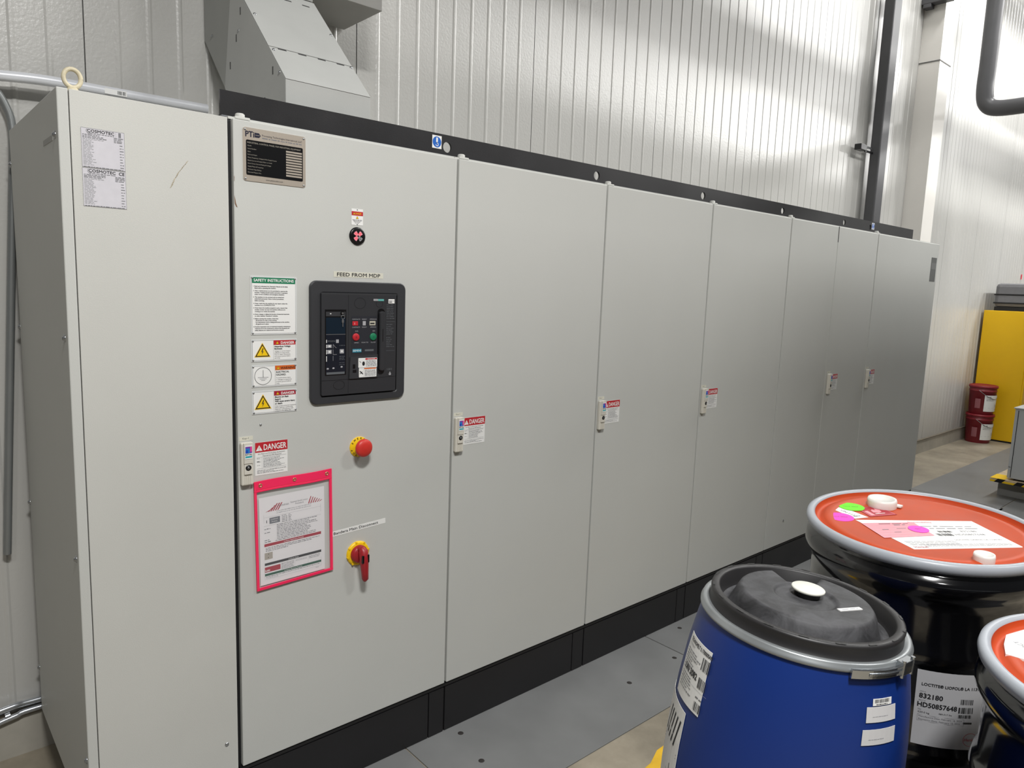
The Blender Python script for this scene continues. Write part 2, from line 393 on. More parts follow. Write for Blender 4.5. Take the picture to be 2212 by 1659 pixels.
# ---- name plate
def rivets(o,pts,r,mt=ZINC):
    for (u,v) in pts:
        q=MB(o[0]); q.screw(u,v,r,mt,.0015,.002); q.build('rivet',o[1])
f=front(.034,2.029); W_,H_=.19,.149
m=MB(f); m.sheet(0,0,W_,H_,STEELR,0,.0018,rad=.008); m.sheet(.0085,.017,.181,.115,BRKB,.0018,.0022,rad=.004)
NAVY=mat('navy print',(34,34,52),.4)
m.text('PTi',.0075,.1235,.016,NAVY,.0021,width=.025,fat=.0006)
m.poly([(.034,.124),(.047,.124),(.052,.130),(.047,.137),(.034,.137)],NAVY,.0021); m.rect(.036,.130,.049,.131,STEELR,.0023)
m.text('Processing Technologies International, LLC',.056,.130,.0052,NAVY,.0021,width=.122); m.greek(.056,.178,.1235,.004,INKG,.0021)
WH2=mat('silver print',(186,180,168),.35,metal=.4)
m.text('INDUSTRIAL CONTROL PANEL FOR INDUSTRIAL EQUIPMENT',.0125,.1055,.0046,WH2,.0024,width=.162)
for k,tx in enumerate(['Model:','Serial Number:','Date:','Full Load Amps:','Phase, Frequency, Voltage & Wire Supply Source:','Rated Current of Largest Motor or Load:','Short Circuit Current Rating & Voltage:','Supply Phase & Frequency:','Enclosure Type Rating:','Electrical Diagram No.:']):
    m.text(tx,.013,.0975-k*.0082,.0031,WH2,.0024); m.rect(.128,.0955-k*.0077,.178,.1005-k*.0077,STEELR,.0024)
m.text('www.ptiextruders.com',.066,.0065,.0046,INK,.0021,width=.052)
np_=m.build('rating_plate',T0); 
for (u,v) in ((.006,.143),(.184,.143),(.006,.006),(.184,.006)):
    q=MB(f); q.screw(u,v,.0032,ZINC,.0018,.0018); q.build('rivet',np_)
# ---- small hazard sticker above the phase indicator
f=front(.381,1.932); m=MB(f); m.sheet(0,0,.041,.051,WHITE,0,.0008); m.rect(0,.030,.041,.043,RED,.0011)
m.text('DANGER',.014,.0335,.0062,YEL,.0014,width=.021); warn_triangle(m,.009,.0355,.007,INK,YEL,False,.0012)
warn_triangle(m,.0205,.023,.0085,mat('olive print',(130,110,20),.5),YEL,False,.0012)
for k in range(4): m.greek(.003+.003*k,.038-.003*k,.0155-k*.0032,.0024,INKG,.0011)
m.poly([(.018,.047),(.023,.047),(.0205,.0505)],INK,.0012); m.poly([(.018,.001),(.023,.001),(.0205,.0045)],INK,.0012); m.build('hazard_sticker',T0)
# ---- voltage presence indicator
m=MB(); M_=Matrix.Rotation(math.radians(90),4,'X')
m.lathe([(0,.006),(.024,.006),(.027,.005),(.029,.0)],BRKB,48,(.402,0,1.897),M=M_)
ind=m.build('phase_indicator',T0)
f=front(.402,1.897,-.006); m=MB(f)
for k,(a,lit) in enumerate(((135,1),(45,1),(225,1),(315,0))):
    t=math.radians(a); c,s_=math.cos(t),math.sin(t)
    def R_(x,y): return (c*x-s_*y, s_*x+c*y)
    m.poly([R_(.0025,-.004),R_(.016,-.007),R_(.0175,0),R_(.016,.007),R_(.0025,.004)],mat('indicator pink',(236,150,165),.3) if lit else mat('indicator grey',(150,150,152),.3),.0006)
    LEDR=mat('lit red diode',(255,40,50),.3,emis=1.2); 
    for (x,y) in ((.0085,-.003),(.0085,.003),(.013,0)):
        p=R_(x,y); m.disc(p[0],p[1],.0017,LEDR if lit else BRKD,.0009,10)
m.build('indicator_lamp',ind)
# ---- feed label
m=MB(front(.319,1.764)); m.sheet(0,0,.181,.018,LABC,0,.0006); m.text('FEED FROM MDP',.0115,.0035,.0115,INK,.0009,width=.158,fat=.0003); m.build('tape_label',T0)
# ---- circuit breaker
cb=None
def rr(u0,v0,u1,v1,rad,n=7):
    pts=[]
    for (cx,cy,a) in ((u1-rad,v1-rad,0),(u0+rad,v1-rad,90),(u0+rad,v0+rad,180),(u1-rad,v0+rad,270)):
        for k in range(n): 
            t=math.radians(a+90*k/(n-1)); pts.append((cx+rad*math.cos(t),cy+rad*math.sin(t)))
    return pts
BX0,BZ0,BW,BH=.234,1.357,.351,.394
f=front(BX0,BZ0)
m=MB(f); o_=rr(0,0,BW,BH,.024); o2=rr(.003,.003,BW-.003,BH-.003,.022); i1=rr(.033,.022,BW-.030,BH-.034,.010); i2=rr(.036,.025,BW-.033,BH-.037,.008)
n=len(o_)
def strip(m,a,ha,b,hb,mt,sm=False):
    k=len(a); vs=[m.map(p[0],p[1],ha) for p in a]+[m.map(p[0],p[1],hb) for p in b]
    m.add(vs,[(i,(i+1)%k,(i+1)%k+k,i+k) for i in range(k)],mt,sm)
strip(m,o_,0,o_,.007,BRK); strip(m,o_,.007,o2,.010,BRK); strip(m,o2,.010,i1,.010,BRK); strip(m,i1,.010,i2,.008,BRK); strip(m,i2,.008,i2,.0012,BRKB)
m.poly(i2,BRKB,.0012)
cb=m.build('circuit_breaker',T0)
# main face block (recessed front sits proud inside the bezel)
def pw(t,tab):
    for (a,b) in zip(tab,tab[1:]):
        if t<=b[0] or b is tab[-1]: return a[1]+(b[1]-a[1])*(t-a[0])/(b[0]-a[0])
UT=[(.052,.035),(.060,.047),(.111,.121),(.118,.129),(.128,.140),(.213,.234),(.2165,.237),(.2405,.264),(.243,.271),(.267,.304),(.316,.310)]
VT=[(.032,.029),(.078,.077),(.145,.146),(.158,.165),(.167,.176),(.2065,.215),(.2435,.253),(.2555,.267),(.272,.283),(.300,.308),(.352,.357)]
fx=lambda u,v,h:(BX0+pw(u,UT),-h,BZ0+pw(v,VT))
m=MB(fx); b0=rr(.052,.032,.316,.352,.004); strip(m,b0,.001,b0,.016,BRKD); m.poly(b0,BRKD,.016)
b1=[(.052,.352),(.316,.352),(.316,.346),(.052,.346)]; m.poly(b1,BRK,.0162)
m.rect(.118,.034,.1186,.346,BRKB,.0164); m.rect(.052,.078,.316,.0788,BRKB,.0164)
for (u,v,r) in ((.156,.318,.019),(.222,.317,.012),(.094,.062,.014)): m.ring(u,v,r,.0007,BRKB,.0164,32)
m.ring(.25,.06,.0,.0,BRKB,.0164,3) if False else None
m.build('breaker_face',cb)
m=MB(fx); m.sheet(.060,.094,.111,.296,BRKB,.016,.0168)
m.rect(.062,.218,.109,.268,SCREEN,.0172); m.rect(.062,.272,.109,.288,BRK,.0172); m.rect(.062,.1,.109,.215,mat('trip unit navy',(26,30,40),.2),.0172)
GR2=mat('dim print',(96,100,104),.5)
m.line((.062,.2165),(.109,.2165),.0012,INKG,.0176)
for v in (.174,.157,): m.sheet(.065,v,.075,v+.010,INKL,.0172,.0182); m.disc(.070,v+.005,.0025,WHITE,.0185,12)
m.sheet(.095,.157,.105,.168,INKL,.0172,.0182); m.disc(.100,.1625,.0025,WHITE,.0185,12); m.sheet(.086,.189,.0925,.200,INKL,.0172,.018)
for v0,v1 in ((.173,.184),(.156,.168),(.138,.152),(.19,.2)): m.rect(.0625,v0,.064,v1,WHITE,.0174)
for (a,b_) in (((.079,.185),(.079,.172)),((.079,.185),(.085,.174)),((.085,.174),(.088,.173)),((.079,.168),(.079,.155)),((.079,.155),(.088,.155)),((.079,.152),(.079,.14))): m.line(a,b_,.0006,INKL,.0174)
for v in (.196,.193,.180,.150,.146,.142,.132,.126): m.greek(.066 if v>.185 else .094,.084 if v>.185 else .108,v,.0018,GR2,.0174)
for (u,v) in ((.066,.115),(.080,.116),(.100,.119)): m.screw(u,v,.0028,INKL,.0172,.0012)
m.sheet(.063,.097,.107,.104,GR2,.0172,.018); m.disc(.073,.281,.0018,WHITE,.0175,10)
m.build('trip_unit',cb)
m=MB(fx); m.tube([fx(.1005,.283,.017),fx(.1005,.283,.021)],.006,BRKB,16); m.tube([fx(.1005,.283,.021),fx(.1005,.283,.0225)],.0035,ZINC,12)
pts=[fx(.1015+.0045*math.cos(t),.2695+.006*math.sin(t),.021) for t in [2*math.pi*k/16 for k in range(17)]]; m.tube(pts,.0007,ZINC,6)
m.sheet(.099,.252,.104,.262,ZINC,.0195,.0205); m.sheet(.1005,.240,.1025,.252,ZINC,.0195,.0205); m.build('key',cb)
m=MB(fx); m.rect(.128,.155,.213,.272,mat('breaker panel',(44,46,52),.35),.0165)
m.text('CONTACTS',.130,.260,.0038,INKL,.0168,width=.026); m.text('READY',.163,.260,.0038,INKL,.0168,width=.016); m.text('SPRINGS',.189,.260,.0038,INKL,.0168,width=.023)
m.text('CONTACTS',.130,.236,.0038,INKL,.0168,width=.026); m.text('READY',.163,.236,.0038,INKL,.0168,width=.016); m.text('SPRING',.191,.236,.0038,INKL,.0168,width=.019)
m.text('AUS',.140,.2235,.004,INKL,.0168,width=.010); m.text('EIN',.199,.2235,.004,INKL,.0168,width=.008)
m.text('OPEN',.137,.186,.004,INKL,.0168,width=.015); m.text('PUSH TO',.162,.186,.004,INKL,.0168,width=.022); m.text('CLOSE',.193,.186,.004,INKL,.0168,width=.016)
m.sheet(.131,.2435,.149,.2555,RED,.0165,.0175); m.text('I',.1375,.246,.006,WHITE,.0178); m.sheet(.165,.2435,.175,.2555,INKL,.0165,.0175); m.sheet(.188,.2435,.208,.2555,mat('beige window',(190,186,170),.4),.0165,.0175); m.greek(.190,.207,.247,.005,INK,.0178)
m.sheet(.132,.158,.161,.167,mat('petrol print',(40,140,165),.4),.0165,.0172); m.text('SIEMENS',.1325,.1602,.005,WHITE,.0176,width=.028); m.rect(.173,.160,.203,.165,GR2,.0168)
m.build('marking_panel',cb); m=MB(fx); m.sheet(.201,.327,.217,.334,INKL,.0165,.0172); m.text('3WL8',.203,.3285,.004,INKG,.0176,width=.011); m.sheet(.2175,.327,.237,.334,mat('teal tag',(100,170,165),.4),.0165,.0172)
m.build('type_tag',cb); m=MB(fx); m.sheet(.248,.319,.265,.334,WHITE,.0165,.0172); m.greek(.249,.264,.327,.003,INKG,.0176); m.greek(.249,.258,.322,.004,INK,.0176); m.build('approval_tag',cb); m=MB(fx)
for k in range(24):
    if k in (9,10,17): continue
    m.greek(.243,.266,.313-k*.0062,.0026,GR2,.0168,random.uniform(.5,1))
m.rect(.243,.253,.267,.2538,GR2,.0168); m.rect(.243,.159,.267,.1598,GR2,.0168); m.build('rating_print',cb); m=MB(fx)
m.text('180',.246,.1,.007,GR2,.0168,width=.014); m.disc(.2545,.087,.0035,INKL,.0168,12); m.poly([(.2515,.089),(.2575,.089),(.2545,.096)],INKL,.0168)
m.build('drain_symbol',cb)
for (u,col,tx,nm) in ((.1425,RED,'0','open_button'),(.2005,GRN,'I','close_button')):
    m=MB(); 
    m.lathe([(0,.004),(.0105,.004),(.012,.003),(.0124,0)],col,28,(BX0+pw(u,UT),-.0165,BZ0+pw(.2065,VT)),M=M_)
    q=m.build(nm,cb); m=MB(fx); m.text(tx,u,.2030,.007,INK,.0209,al='c'); m.build('symbol',q)
m=MB(fx); hs=rr(.2165,.088,.2405,.300,.0115); m.poly(hs,BRKB,.0166); m.build('handle_slot',cb)
m=MB(fx); h0=rr(.2205,.100,.2385,.290,.0088); h1_=rr(.2225,.102,.2365,.288,.007); strip(m,h0,.0168,h0,.024,BRKD); strip(m,h0,.024,h1_,.027,BRKD,True); m.poly(h1_,BRKD,.027); m.rect(.2285,.19,.2305,.232,BRKB,.0273); m.build('charging_handle',cb)
m=MB(fx); z0=[(.120,.080),(.2155,.080),(.2155,.152),(.123,.148)]
m.poly(z0,BRK,.021,.0165); m.sheet(.131,.112,.139,.126,BRKB,.021,.0214); m.sheet(.131,.100,.142,.108,BRKB,.021,.0225)
m.build('lower_cover',cb)
m=MB(fx); m.sheet(.149,.114,.2125,.145,WHITE,.021,.0222,rad=.002); m.rect(.172,.139,.211,.144,RED,.0226); m.text('DANGER',.180,.1397,.0035,WHITE,.023,width=.026)
for k in range(6): m.greek(.174,.210,.1345-k*.0033,.0022,INKG,.0226)
m.disc(.166,.127,.0045,INK,.0226,14,.007); m.line((.152,.136),(.158,.130),.0012,INK,.0226); m.build('danger_tag',cb)
m=MB(fx); m.sheet(.151,.083,.2105,.113,WHITE,.021,.0222,rad=.002); m.rect(.168,.109,.209,.1125,ORG,.0226)
for k in range(7): m.greek(.170,.208,.1045-k*.003,.002,INKG,.0226)
m.line((.154,.103),(.164,.093),.003,INK,.0226); m.line((.154,.094),(.162,.101),.002,INK,.0226); m.rect(.166,.084,.1664,.109,INKL,.0226); m.build('warning_tag',cb)
# ---- engraved signs with corner screws
def sign(x,z,wd,ht,paint,lab=None):
    f=front(x,z); m=MB(f); m.sheet(0,0,wd,ht,mat('sign edge',(214,216,216),.35),0,.0016); b_=.0035
    m.rect(b_,b_,wd-b_,ht-b_,INK,.0018); m.rect(b_+.0005,b_+.0005,wd-b_-.0005,ht-b_-.0005,WHITE,.0020)
    paint(m,wd,ht); o=m.build('safety_sign',T0)
    for (u,v) in ((.005,.005),(wd-.005,.005),(.005,ht-.005),(wd-.005,ht-.005)):
        q=MB(f); q.screw(u,v,.0032,ZINC,.0018,.0022); q.build('screw',o)
    return o
def p_safety(m,w,h):
    m.rect(.0045,h-.0205,w-.0045,h-.0035,GRN,.0023); m.text('SAFETY INSTRUCTIONS',.0095,h-.0158,.0085,WHITE,.0026,width=w-.019,fat=.0003)
    ls=['1. Read and understand the Operation Manual and all safety','    labels before operating this machine.','','2. Only a trained person is to be permitted to operate this','    machine. Training should include instruction in operation','    under normal conditions and emergency situations.','','3. This machine is to be serviced only by trained and','    authorized personnel. Follow lockout procedures','    before servicing.','','4. Never reach into the machine for any reason unless the','    machine is at a COMPLETE STOP.','','5. Never leave the machine stopped in such a manner that','    another worker can start the machine while you are','    working on or within the machine.','','6. Never change or defeat the function of electrical interlocks','    or other machine "shutdown" switches.','','7. Before starting this machine, check that:','    · All persons are clear of the machine.','    · No maintenance work is being performed on the machine.','    · All guards are in place.','','8. Routine inspections and corrective/preventative maintenance','    measures are to be conducted to ensure that all guards and','    safety features are retained and function properly.']
    y=h-.031
    for t in ls:
        if t=='': y-=.0028; continue
        m.text(t.strip(),.008+(.004 if t.startswith(' ') else 0),y,.0032,INK,.0023,fat=.00015); y-=.0053
sign(.050,1.584,.143,.174,p_safety)
def p_vol(m,w,h,lines,big,hd=DRED):
    warn_triangle(m,w*.235,h*.42,h*.60)
    m.rect(w*.475,.0035,w*.478,h-.0035,INK,.0023); m.rect(w*.48,h-.0175,w-.0045,h-.0035,hd,.0023)
    warn_triangle(m,w*.56,h-.0120,.0085,INK,YEL,False,.0026); m.text('DANGER',w*.64,h-.0148,.0078,WHITE,.0026,width=w*.30,fat=.0003)
    y=h-.0245
    for i,t in enumerate(lines):
        b=i<big; m.text(t,w*.50,y,.0048 if b else .0034,INK,.0023,fat=.0003 if b else 0,width=None); y-=.0068 if b else .0052
sign(.050,1.503,.143,.067,lambda m,w,h:p_vol(m,w,h,['Hazardous Voltage','      Enclosed.','Voltage or current hazard','sufficient to cause shock,','burn or death. Disconnect','and lockout power before','servicing.'],2,RED))
def p_gnd(m,w,h):
    u,v,r=w*.245,h*.5,h*.40
    m.ring(u,v,r,.0013,INK,.0023); m.line((u,v+.012+.006),(u,v-.004),.0013,INK,.0024)
    for k,(q,yy) in enumerate(((.0165,-.004),(.011,-.0085),(.006,-.013))): m.line((u-q,v+yy),(u+q,v+yy),.0011,INKG,.0024)
    m.rect(w*.505,.0035,w*.508,h-.0035,INK,.0023); m.rect(w*.51,h-.0175,w-.0045,h-.0035,ORG,.0023)
    warn_triangle(m,w*.575,h-.0120,.0085,INK,YEL,False,.0026); m.text('WARNING',w*.63,h-.0148,.0078,INK,.0026,width=w*.33,fat=.0002)
    y=h-.026
    for i,t in enumerate(['ELECTRICAL','HAZARD.','To avoid serious injury','or damage to equipment','properly ground before','using.']):
        b=i<2; m.text(t,w*.53,y,.0055 if b else .0036,INK,.0023,fat=.0002 if b else 0); y-=.0085 if b else .0058
sign(.050,1.4255,.143,.067,p_gnd)
sign(.050,1.343,.143,.071,lambda m,w,h:p_vol(m,w,h,['Electric arc flash','hazard.','Will cause severe injury','or death.','Wear proper protective equipment','before opening or performing','diagnostic measurements while','energized. (See NFPA 70E)'],4))
m=MB(front(.076,1.31)); m.screw(0,0,.0038,ZINC,0,.003); m.build('screw',T0)
# ---- emergency stop
ES=mat('emergency red',(206,52,44),.42,var=.03,bump=.1,bscale=300)
m=MB(); m.lathe([(0,.004),(.0335,.004),(.0345,.003),(.0345,0)],YEL,56,(.413,0,1.200),M=M_); es=m.build('emergency_stop',T0,label='yellow backing disc with red mushroom button')
m=MB(front(.413,1.2,-.0042))
for i,ch in enumerate('EMERGENCY STOP '):
    a=150-i*(360/15)
    if ch==' ': continue
    t=math.radians(a); m.text(ch,.0265*math.cos(t),.0265*math.sin(t),.0065,INK,.0003,al='c',rot=a-90,fat=.0003)
m.build('lettering',es)
m=MB(); m.lathe([(.014,.004),(.016,.010),(.0145,.026),(.020,.029)],BRKB,32,(.413,0,1.2),M=M_); m.build('button_stem',es)
m=MB(); m.lathe([(.016,.026),(.026,.029),(.0305,.035),(.030,.042),(.025,.047),(.014,.050),(0,.051)],ES,48,(.411,0,1.203),M=M_); m.build('mushroom_button',es)
# ---- tape label and rotary disconnect
def tilt(x,z,a):
    c,s_=math.cos(math.radians(a)),math.sin(math.radians(a)); return lambda u,v,h:(x+u*c-v*s_,-h,z+u*s_+v*c)
m=MB(tilt(.309,.903,2.5)); m.sheet(0,0,.212,.0175,WHITE,0,.0006); m.text('Bandera Main Disconnect',.012,.005,.0095,INK,.0009,width=.17,fat=.0002); m.build('tape_label',T0)
DR=mat('rotary red',(160,32,40),.4,var=.04)
m=MB(); m.lathe([(0,.008),(.036,.008),(.041,.006),(.0425,.0)],YEL,56,(.411,0,.826),M=M_)
for k in range(8):
    t=2*math.pi*k/8+.2; m.tube([(.411+.040*math.cos(t),-.0005,.826+.040*math.sin(t)),(.411+.040*math.cos(t),-.009,.826+.040*math.sin(t))],.0035,YEL,12)
ds_=m.build('rotary_switch',T0,label='yellow disc with red turning lever')
m=MB(); m.lathe([(.031,.008),(.030,.018),(.026,.024),(0,.026)],DR,40,(.411,0,.826),M=M_); m.build('knob',ds_)
m=MB(); m.tube([(.411,-.030,.853),(.411,-.040,.845),(.413,-.042,.81),(.416,-.042,.77),(.418,-.041,.745),(.418,-.038,.737)],[.010,.016,.0155,.0125,.0115,.006],DR,18)
m.tube([(.411,-.02,.848),(.411,-.038,.848)],.013,DR,14); m.box((.400,-.052,.800),(.425,-.012,.842),DR,bev=.005); m.build('lever',ds_)
m=MB(); m.box((.399,-.0555,.806),(.4075,-.03,.834),BRKB,bev=.002); m.box((.418,-.0555,.806),(.4265,-.03,.834),BRKB,bev=.002); m.build('padlock_slide',ds_)
# ---- hook sticker etc live on the beam
# ================================================================== lifting beam
def plate_with_holes(outline,holes,y0,th,name,mt,parent=None):
    c=bpy.data.curves.new('p','CURVE'); c.dimensions='2D'; c.fill_mode='BOTH'; c.extrude=th/2
    def sp(pts):
        s=c.splines.new('POLY'); s.points.add(len(pts)-1)
        for p,q in zip(s.points,pts): p.co=(q[0],q[1],0,1)
        s.use_cyclic_u=True
    sp(outline)
    for (u,v,r) in holes: sp([(u+r*math.cos(-2*math.pi*k/32),v+r*math.sin(-2*math.pi*k/32)) for k in range(32)])
    o=bpy.data.objects.new('p',c); COL.objects.link(o); dg=bpy.context.evaluated_depsgraph_get(); me=bpy.data.meshes.new_from_object(o.evaluated_get(dg)); bpy.data.objects.remove(o)
    for v in me.vertices: v.co=(v.co.x, y0+th/2+v.co.z, v.co.y)
    me.materials.clear(); me.materials.append(mt); ob=bpy.data.objects.new(name,me); COL.objects.link(ob)
    if parent: ob.parent=parent
    return ob
hol=[(x,.0385-.0055,.0185) for x in (.789,1.584,2.38,3.177,3.972,4.368)]
beam=thing('lifting_beam','long black steel lifting beam with round holes on top of the cabinet row','lifting beam',(0,.05,2.205))
plate_with_holes([(-.01,0),(5.13,0),(5.13,.075),(-.01,.075)],hol,0,.008,'upright_web',BLK,beam)
m=MB(); m.box((-.01,.008,0.0),(5.13,.055,.006),BLK); m.box((-.01,-.012,0.0),(5.13,.0,.0035),mat('flange grey',(120,122,126),.4)); m.build('foot_flange',beam)
def hook(x):
    m=MB(lambda u,v,h:(x+u,-.0005-h,.0225+v)); m.sheet(0,0,.040,.044,WHITE,0,.0006); m.disc(.020,.022,.0185,BLUEP,.0009)
    m.sheet(.0165,.021,.0235,.037,WHITE,.0009,.0011); m.ring(.0205,.0135,.0062,.0022,WHITE,.0012,20,-180,110); m.disc(.020,.020,.0018,INK,.0014,10); m.build('hook_sticker',beam)
hook(.7225); hook(4.392)
# ================================================================== air conditioning side cabinet (left)
ac=thing('cooling_unit','tall light grey cooling unit at the left end with two silver rating labels','cooling unit',(-.42,0,0))
m=MB(); m.box((.027,.001,.17),(.411,.80,2.196),GREYL,bev=.003); m.build('housing',ac)
m=MB(); m.box((0,-.0005,.172),(.025,.80,2.197),GREY,bev=.0025); m.build('side_panel',ac)
m=MB(); m.box((.0272,0,.171),(.4115,.002,2.1962),GREYL,bev=.0008); m.build('front_panel',ac)
m=MB(); m.box((.04,.05,0),(.40,.80,.17),BLKP); m.build('base',ac)
Ms=Matrix.Rotation(math.radians(-90),4,'Y')
for (y,z) in ((.04,2.088),(.04,1.581),(.03,.988),(.02,.406),(.80,2.09),(.80,1.56),(.80,.95),(.80,.335)):
    m=MB(); m.lathe([(0,.007),(.005,.006),(.0062,0)],ZINC,12,(0,y,z),M=Ms); m.lathe([(.010,0),(.010,.002),(.006,.002)],ZINC,16,(0,y,z),M=Ms); m.build('side_screw',ac)
m=MB(); m.box((-.0008,.07,2.078),(0,.20,2.092),mat('side strip grey',(150,150,146),.5)); m.build('side_strip',ac)  # thin grey strip, darker than the side panel
m=MB(); pts=[(.044+.019*math.cos(t),.045,2.232+.022*math.sin(t)) for t in [2*math.pi*k/28 for k in range(29)]]
CRM=mat('aged cream metal',(206,196,168),.5,var=.1,scale=60,bump=.3,bscale=120)
m.tube(pts,.0055,CRM,12,False); m.lathe([(.014,0),(.014,.008),(.009,.014),(0,.014)],CRM,20,(.044,.045,2.196)); m.build('lifting_eye',ac,label='cream lifting eye')
def cosmo(x,z,w,h,ce):
    m=MB(lambda u,v,hh:(x+.42+u,-hh,z+v)); m.sheet(0,0,w,h,PAPERG,0,.0006)
    for e in ((0,0,w,.0006),(0,h-.0006,w,h),(0,0,.0006,h),(w-.0006,0,w,h)): m.rect(*e,INKG,.0009)
    m.text('COSMOTEC',w*.14,h*.90,.0072,INK,.0010,width=w*.62,fat=.0002); m.ring(w*.17,h*.93,.0055,.0008,INKG,.0010,20,120,330)
    if ce: m.text('CE',w*.84,h*.89,.008,INK,.001,width=w*.13,fat=.0002)
    else: m.rect(w*.86,h*.86,w*.92,h*.98,INKG,.001); m.rect(w*.80,h*.84,w*.803,h,INKG,.001)
    m.greek(w*.15,w*.76,h*.86,.0026,INKG,.001)
    for k in range(22):
        v=h*(.82-k*.036); m.greek(w*.03,w*(.6 if k<4 else .33),v,.0026,INKG if k<3 else INKL,.001,random.uniform(.6,1)); 
        if k<4: m.greek(w*.75,w*.97,v,.003,INKG,.001)
        elif k%2: m.greek(w*.88,w*.97,v,.0026,INKG,.001)
    m.greek(w*.03,w*.95,h*.012,.0024,INKG,.001)
    m.build('rating_label',ac)
cosmo(-.371,2.014,.098,.096,False); cosmo(-.3715,1.918,.0985,.0945,True)
RUST=mat('rust stain',(178,166,140),.6,var=.3,scale=60)
m=MB(lambda u,v,h:(u+.42,-h,v)); x,z=-.118,2.062
for k in range(16):
    m.poly([(x,z),(x+.0022,z+.0016),(x-.003+random.uniform(-.001,.001),z-.006),(x-.005,z-.006)],RUST,.0006); x-=.0032+random.uniform(-.002,.0015); z-=.0047
m.build('scratch',ac)
# ================================================================== document pouch
po=thing('document_pouch','clear plastic pouch with neon pink border hanging on the first cabinet door','document pouch',(.18,-.003,.96))
def pq(u,v):   # u 0..1, v 0..1 over the slightly skewed pouch
    x=.050+(.309-.050)*u+(.006*(1-v)); z=(.783+(.792-.783)*u)*(1-v)+(1.134+(1.141-1.134)*u)*v
    bow=.004*math.sin(u*math.pi*2)*v; return x-.18,z-.96+bow*.4
def pm(u,v,h):
    x,z=pq(u,v); return (x,-.001-h-.003*math.sin(v*math.pi)*math.sin(u*math.pi),z)
CLR=mat('clear vinyl',(225,225,230),.22,alpha=.10,bump=.5,bscale=25)
m=MB(pm); vs=[];fs=[]
for j in range(13):
    for i in range(11): vs.append(pm(i/10,j/12,.0028))
for j in range(12):
    for i in range(10): fs.append((j*11+i,j*11+i+1,j*11+i+12,j*11+i+11))
m.add(vs,fs,CLR,True); m.build('clear_sleeve',po)
def band(m,u0,v0,u1,v1,mt,h0,h1,n=10):
    vert=abs(v1-v0)>abs(u1-u0)
    for k in range(n):
        a,b=k/n,(k+1)/n
        if vert: q=[(u0,v0+(v1-v0)*a),(u1,v0+(v1-v0)*a),(u1,v0+(v1-v0)*b),(u0,v0+(v1-v0)*b)]
        else: q=[(u0+(u1-u0)*a,v0),(u0+(u1-u0)*b,v0),(u0+(u1-u0)*b,v1),(u0+(u1-u0)*a,v1)]
        vs=[m.map(*p,h1) for p in q]+[m.map(*p,h0) for p in q]
        m.add(vs,[(0,1,2,3),(0,4,5,1),(1,5,6,2),(2,6,7,3),(3,7,4,0)],mt,False)
m=MB(pm); band(m,0,0,.03,1,PINK,0,.0045); band(m,.965,0,1.0,1,PINK,0,.0045); band(m,0,0,1,.022,PINK,0,.0046); band(m,0,.925,1,1,PINK,0,.0047); band(m,.0,.905,1,.918,PINK,0,.005)
band(m,.0,.918,1,.925,PINKE,.0,.0036); band(m,.008,.02,.012,.95,PINKE,.0045,.0049); band(m,.985,.02,.989,.95,PINKE,.0045,.0049); m.build('pink_border',po)
for u in (.075,.5,.93):
    x,y,z=pm(u,.962,.0047); m=MB(); m.lathe([(.0062,0),(.0058,.0016),(.0045,.002),(.003,.0012),(.0028,-.001)],mat('brass',(196,178,130),.3,metal=.8),24,(x,y,z),M=M_); m.build('grommet',po)
ps=thing('procedure_sheet','white printed lockout procedure sheet inside the pink-edged pouch','paper sheet',(.18,-.004,.94))
def sm(u,v,h): # metres over sheet 218 x 284
    U,V=u/.218,v/.284; x=.066+.218*U+.003*(1-V); z=.796+.284*V+.005*U; return (x-.18, .0006-h-.0012*math.sin(V*math.pi), z-.94)
m=MB(sm); m.sheet(0,0,.218,.284,PAPER,0,.0005,1)
m.f=[]; m.v=[]; m.m=[]; m.sm=[]
for k in range(8): m.sheet(0,.284*k/8,.218,.284*(k+1)/8,PAPER,0,.0006)
H=.0009
for (a,b) in ((.018,0),(.163,1)):
    for k in range(6):
        u=a+k*.0075
        if b==0: m.poly([(u+.002,.236+.0*k),(u+.006,.236),(u+.012+.008,.236+min(.022,.005+k*.006)),(u+.008+.008,.236+min(.022,.005+k*.006))],DRED,H)
        else: m.poly([(u-.002,.236),(u+.002,.236),(u+.010,.236+max(.004,.023-k*.0035)),(u+.007,.236+max(.004,.023-k*.0035))],DRED,H)
m.text('WINPAK',.062,.246,.006,INKG,H,width=.035); m.text('Equipment Specific Lockout',.102,.250,.0055,INKG,H,width=.058); m.text('Procedure',.118,.2425,.0055,INKG,H,width=.028)
for v in (.232,.226): m.greek(.055,.20,v,.003,INKL,H,.8)
m.text('1',.0225,.2005,.009,INK,H,fat=.0004); m.rect(.032,.196,.066,.215,mat('slate print',(110,112,120),.5),H); m.text('Lockout',.037,.2075,.0045,WHITE,H+.0003,width=.022); m.text('Points',.039,.2,.0045,WHITE,H+.0003,width=.018)
for k in range(5): m.greek(.072,.09,.214-k*.005,.003,INKG,H); m.greek(.094,.108,.214-k*.005,.003,INKG,H,.7)
for k in range(11): m.greek(.055 if k!=10 else .05,.200,.187-k*.0050,.003,INKG,H,random.uniform(.7,1)); 
for v in (.180,.168,.144,.138): m.greek(.015,.035,v,.0035,INKG,H)
m.rect(.014,.1245,.205,.1335,DRED,H); m.text('Lockout Application Process',.078,.127,.0045,WHITE,H+.0003,width=.066)
for k in range(3): m.greek(.018,.2,.118-k*.0048,.003,INKG,H,(1,.85,.4)[k])
m.rect(.014,.082,.040,.104,mat('photo beige',(170,162,152),.5),H); m.disc(.027,.099,.0014,INK,H+.0003,10); m.disc(.026,.088,.0014,INK,H+.0003,10)
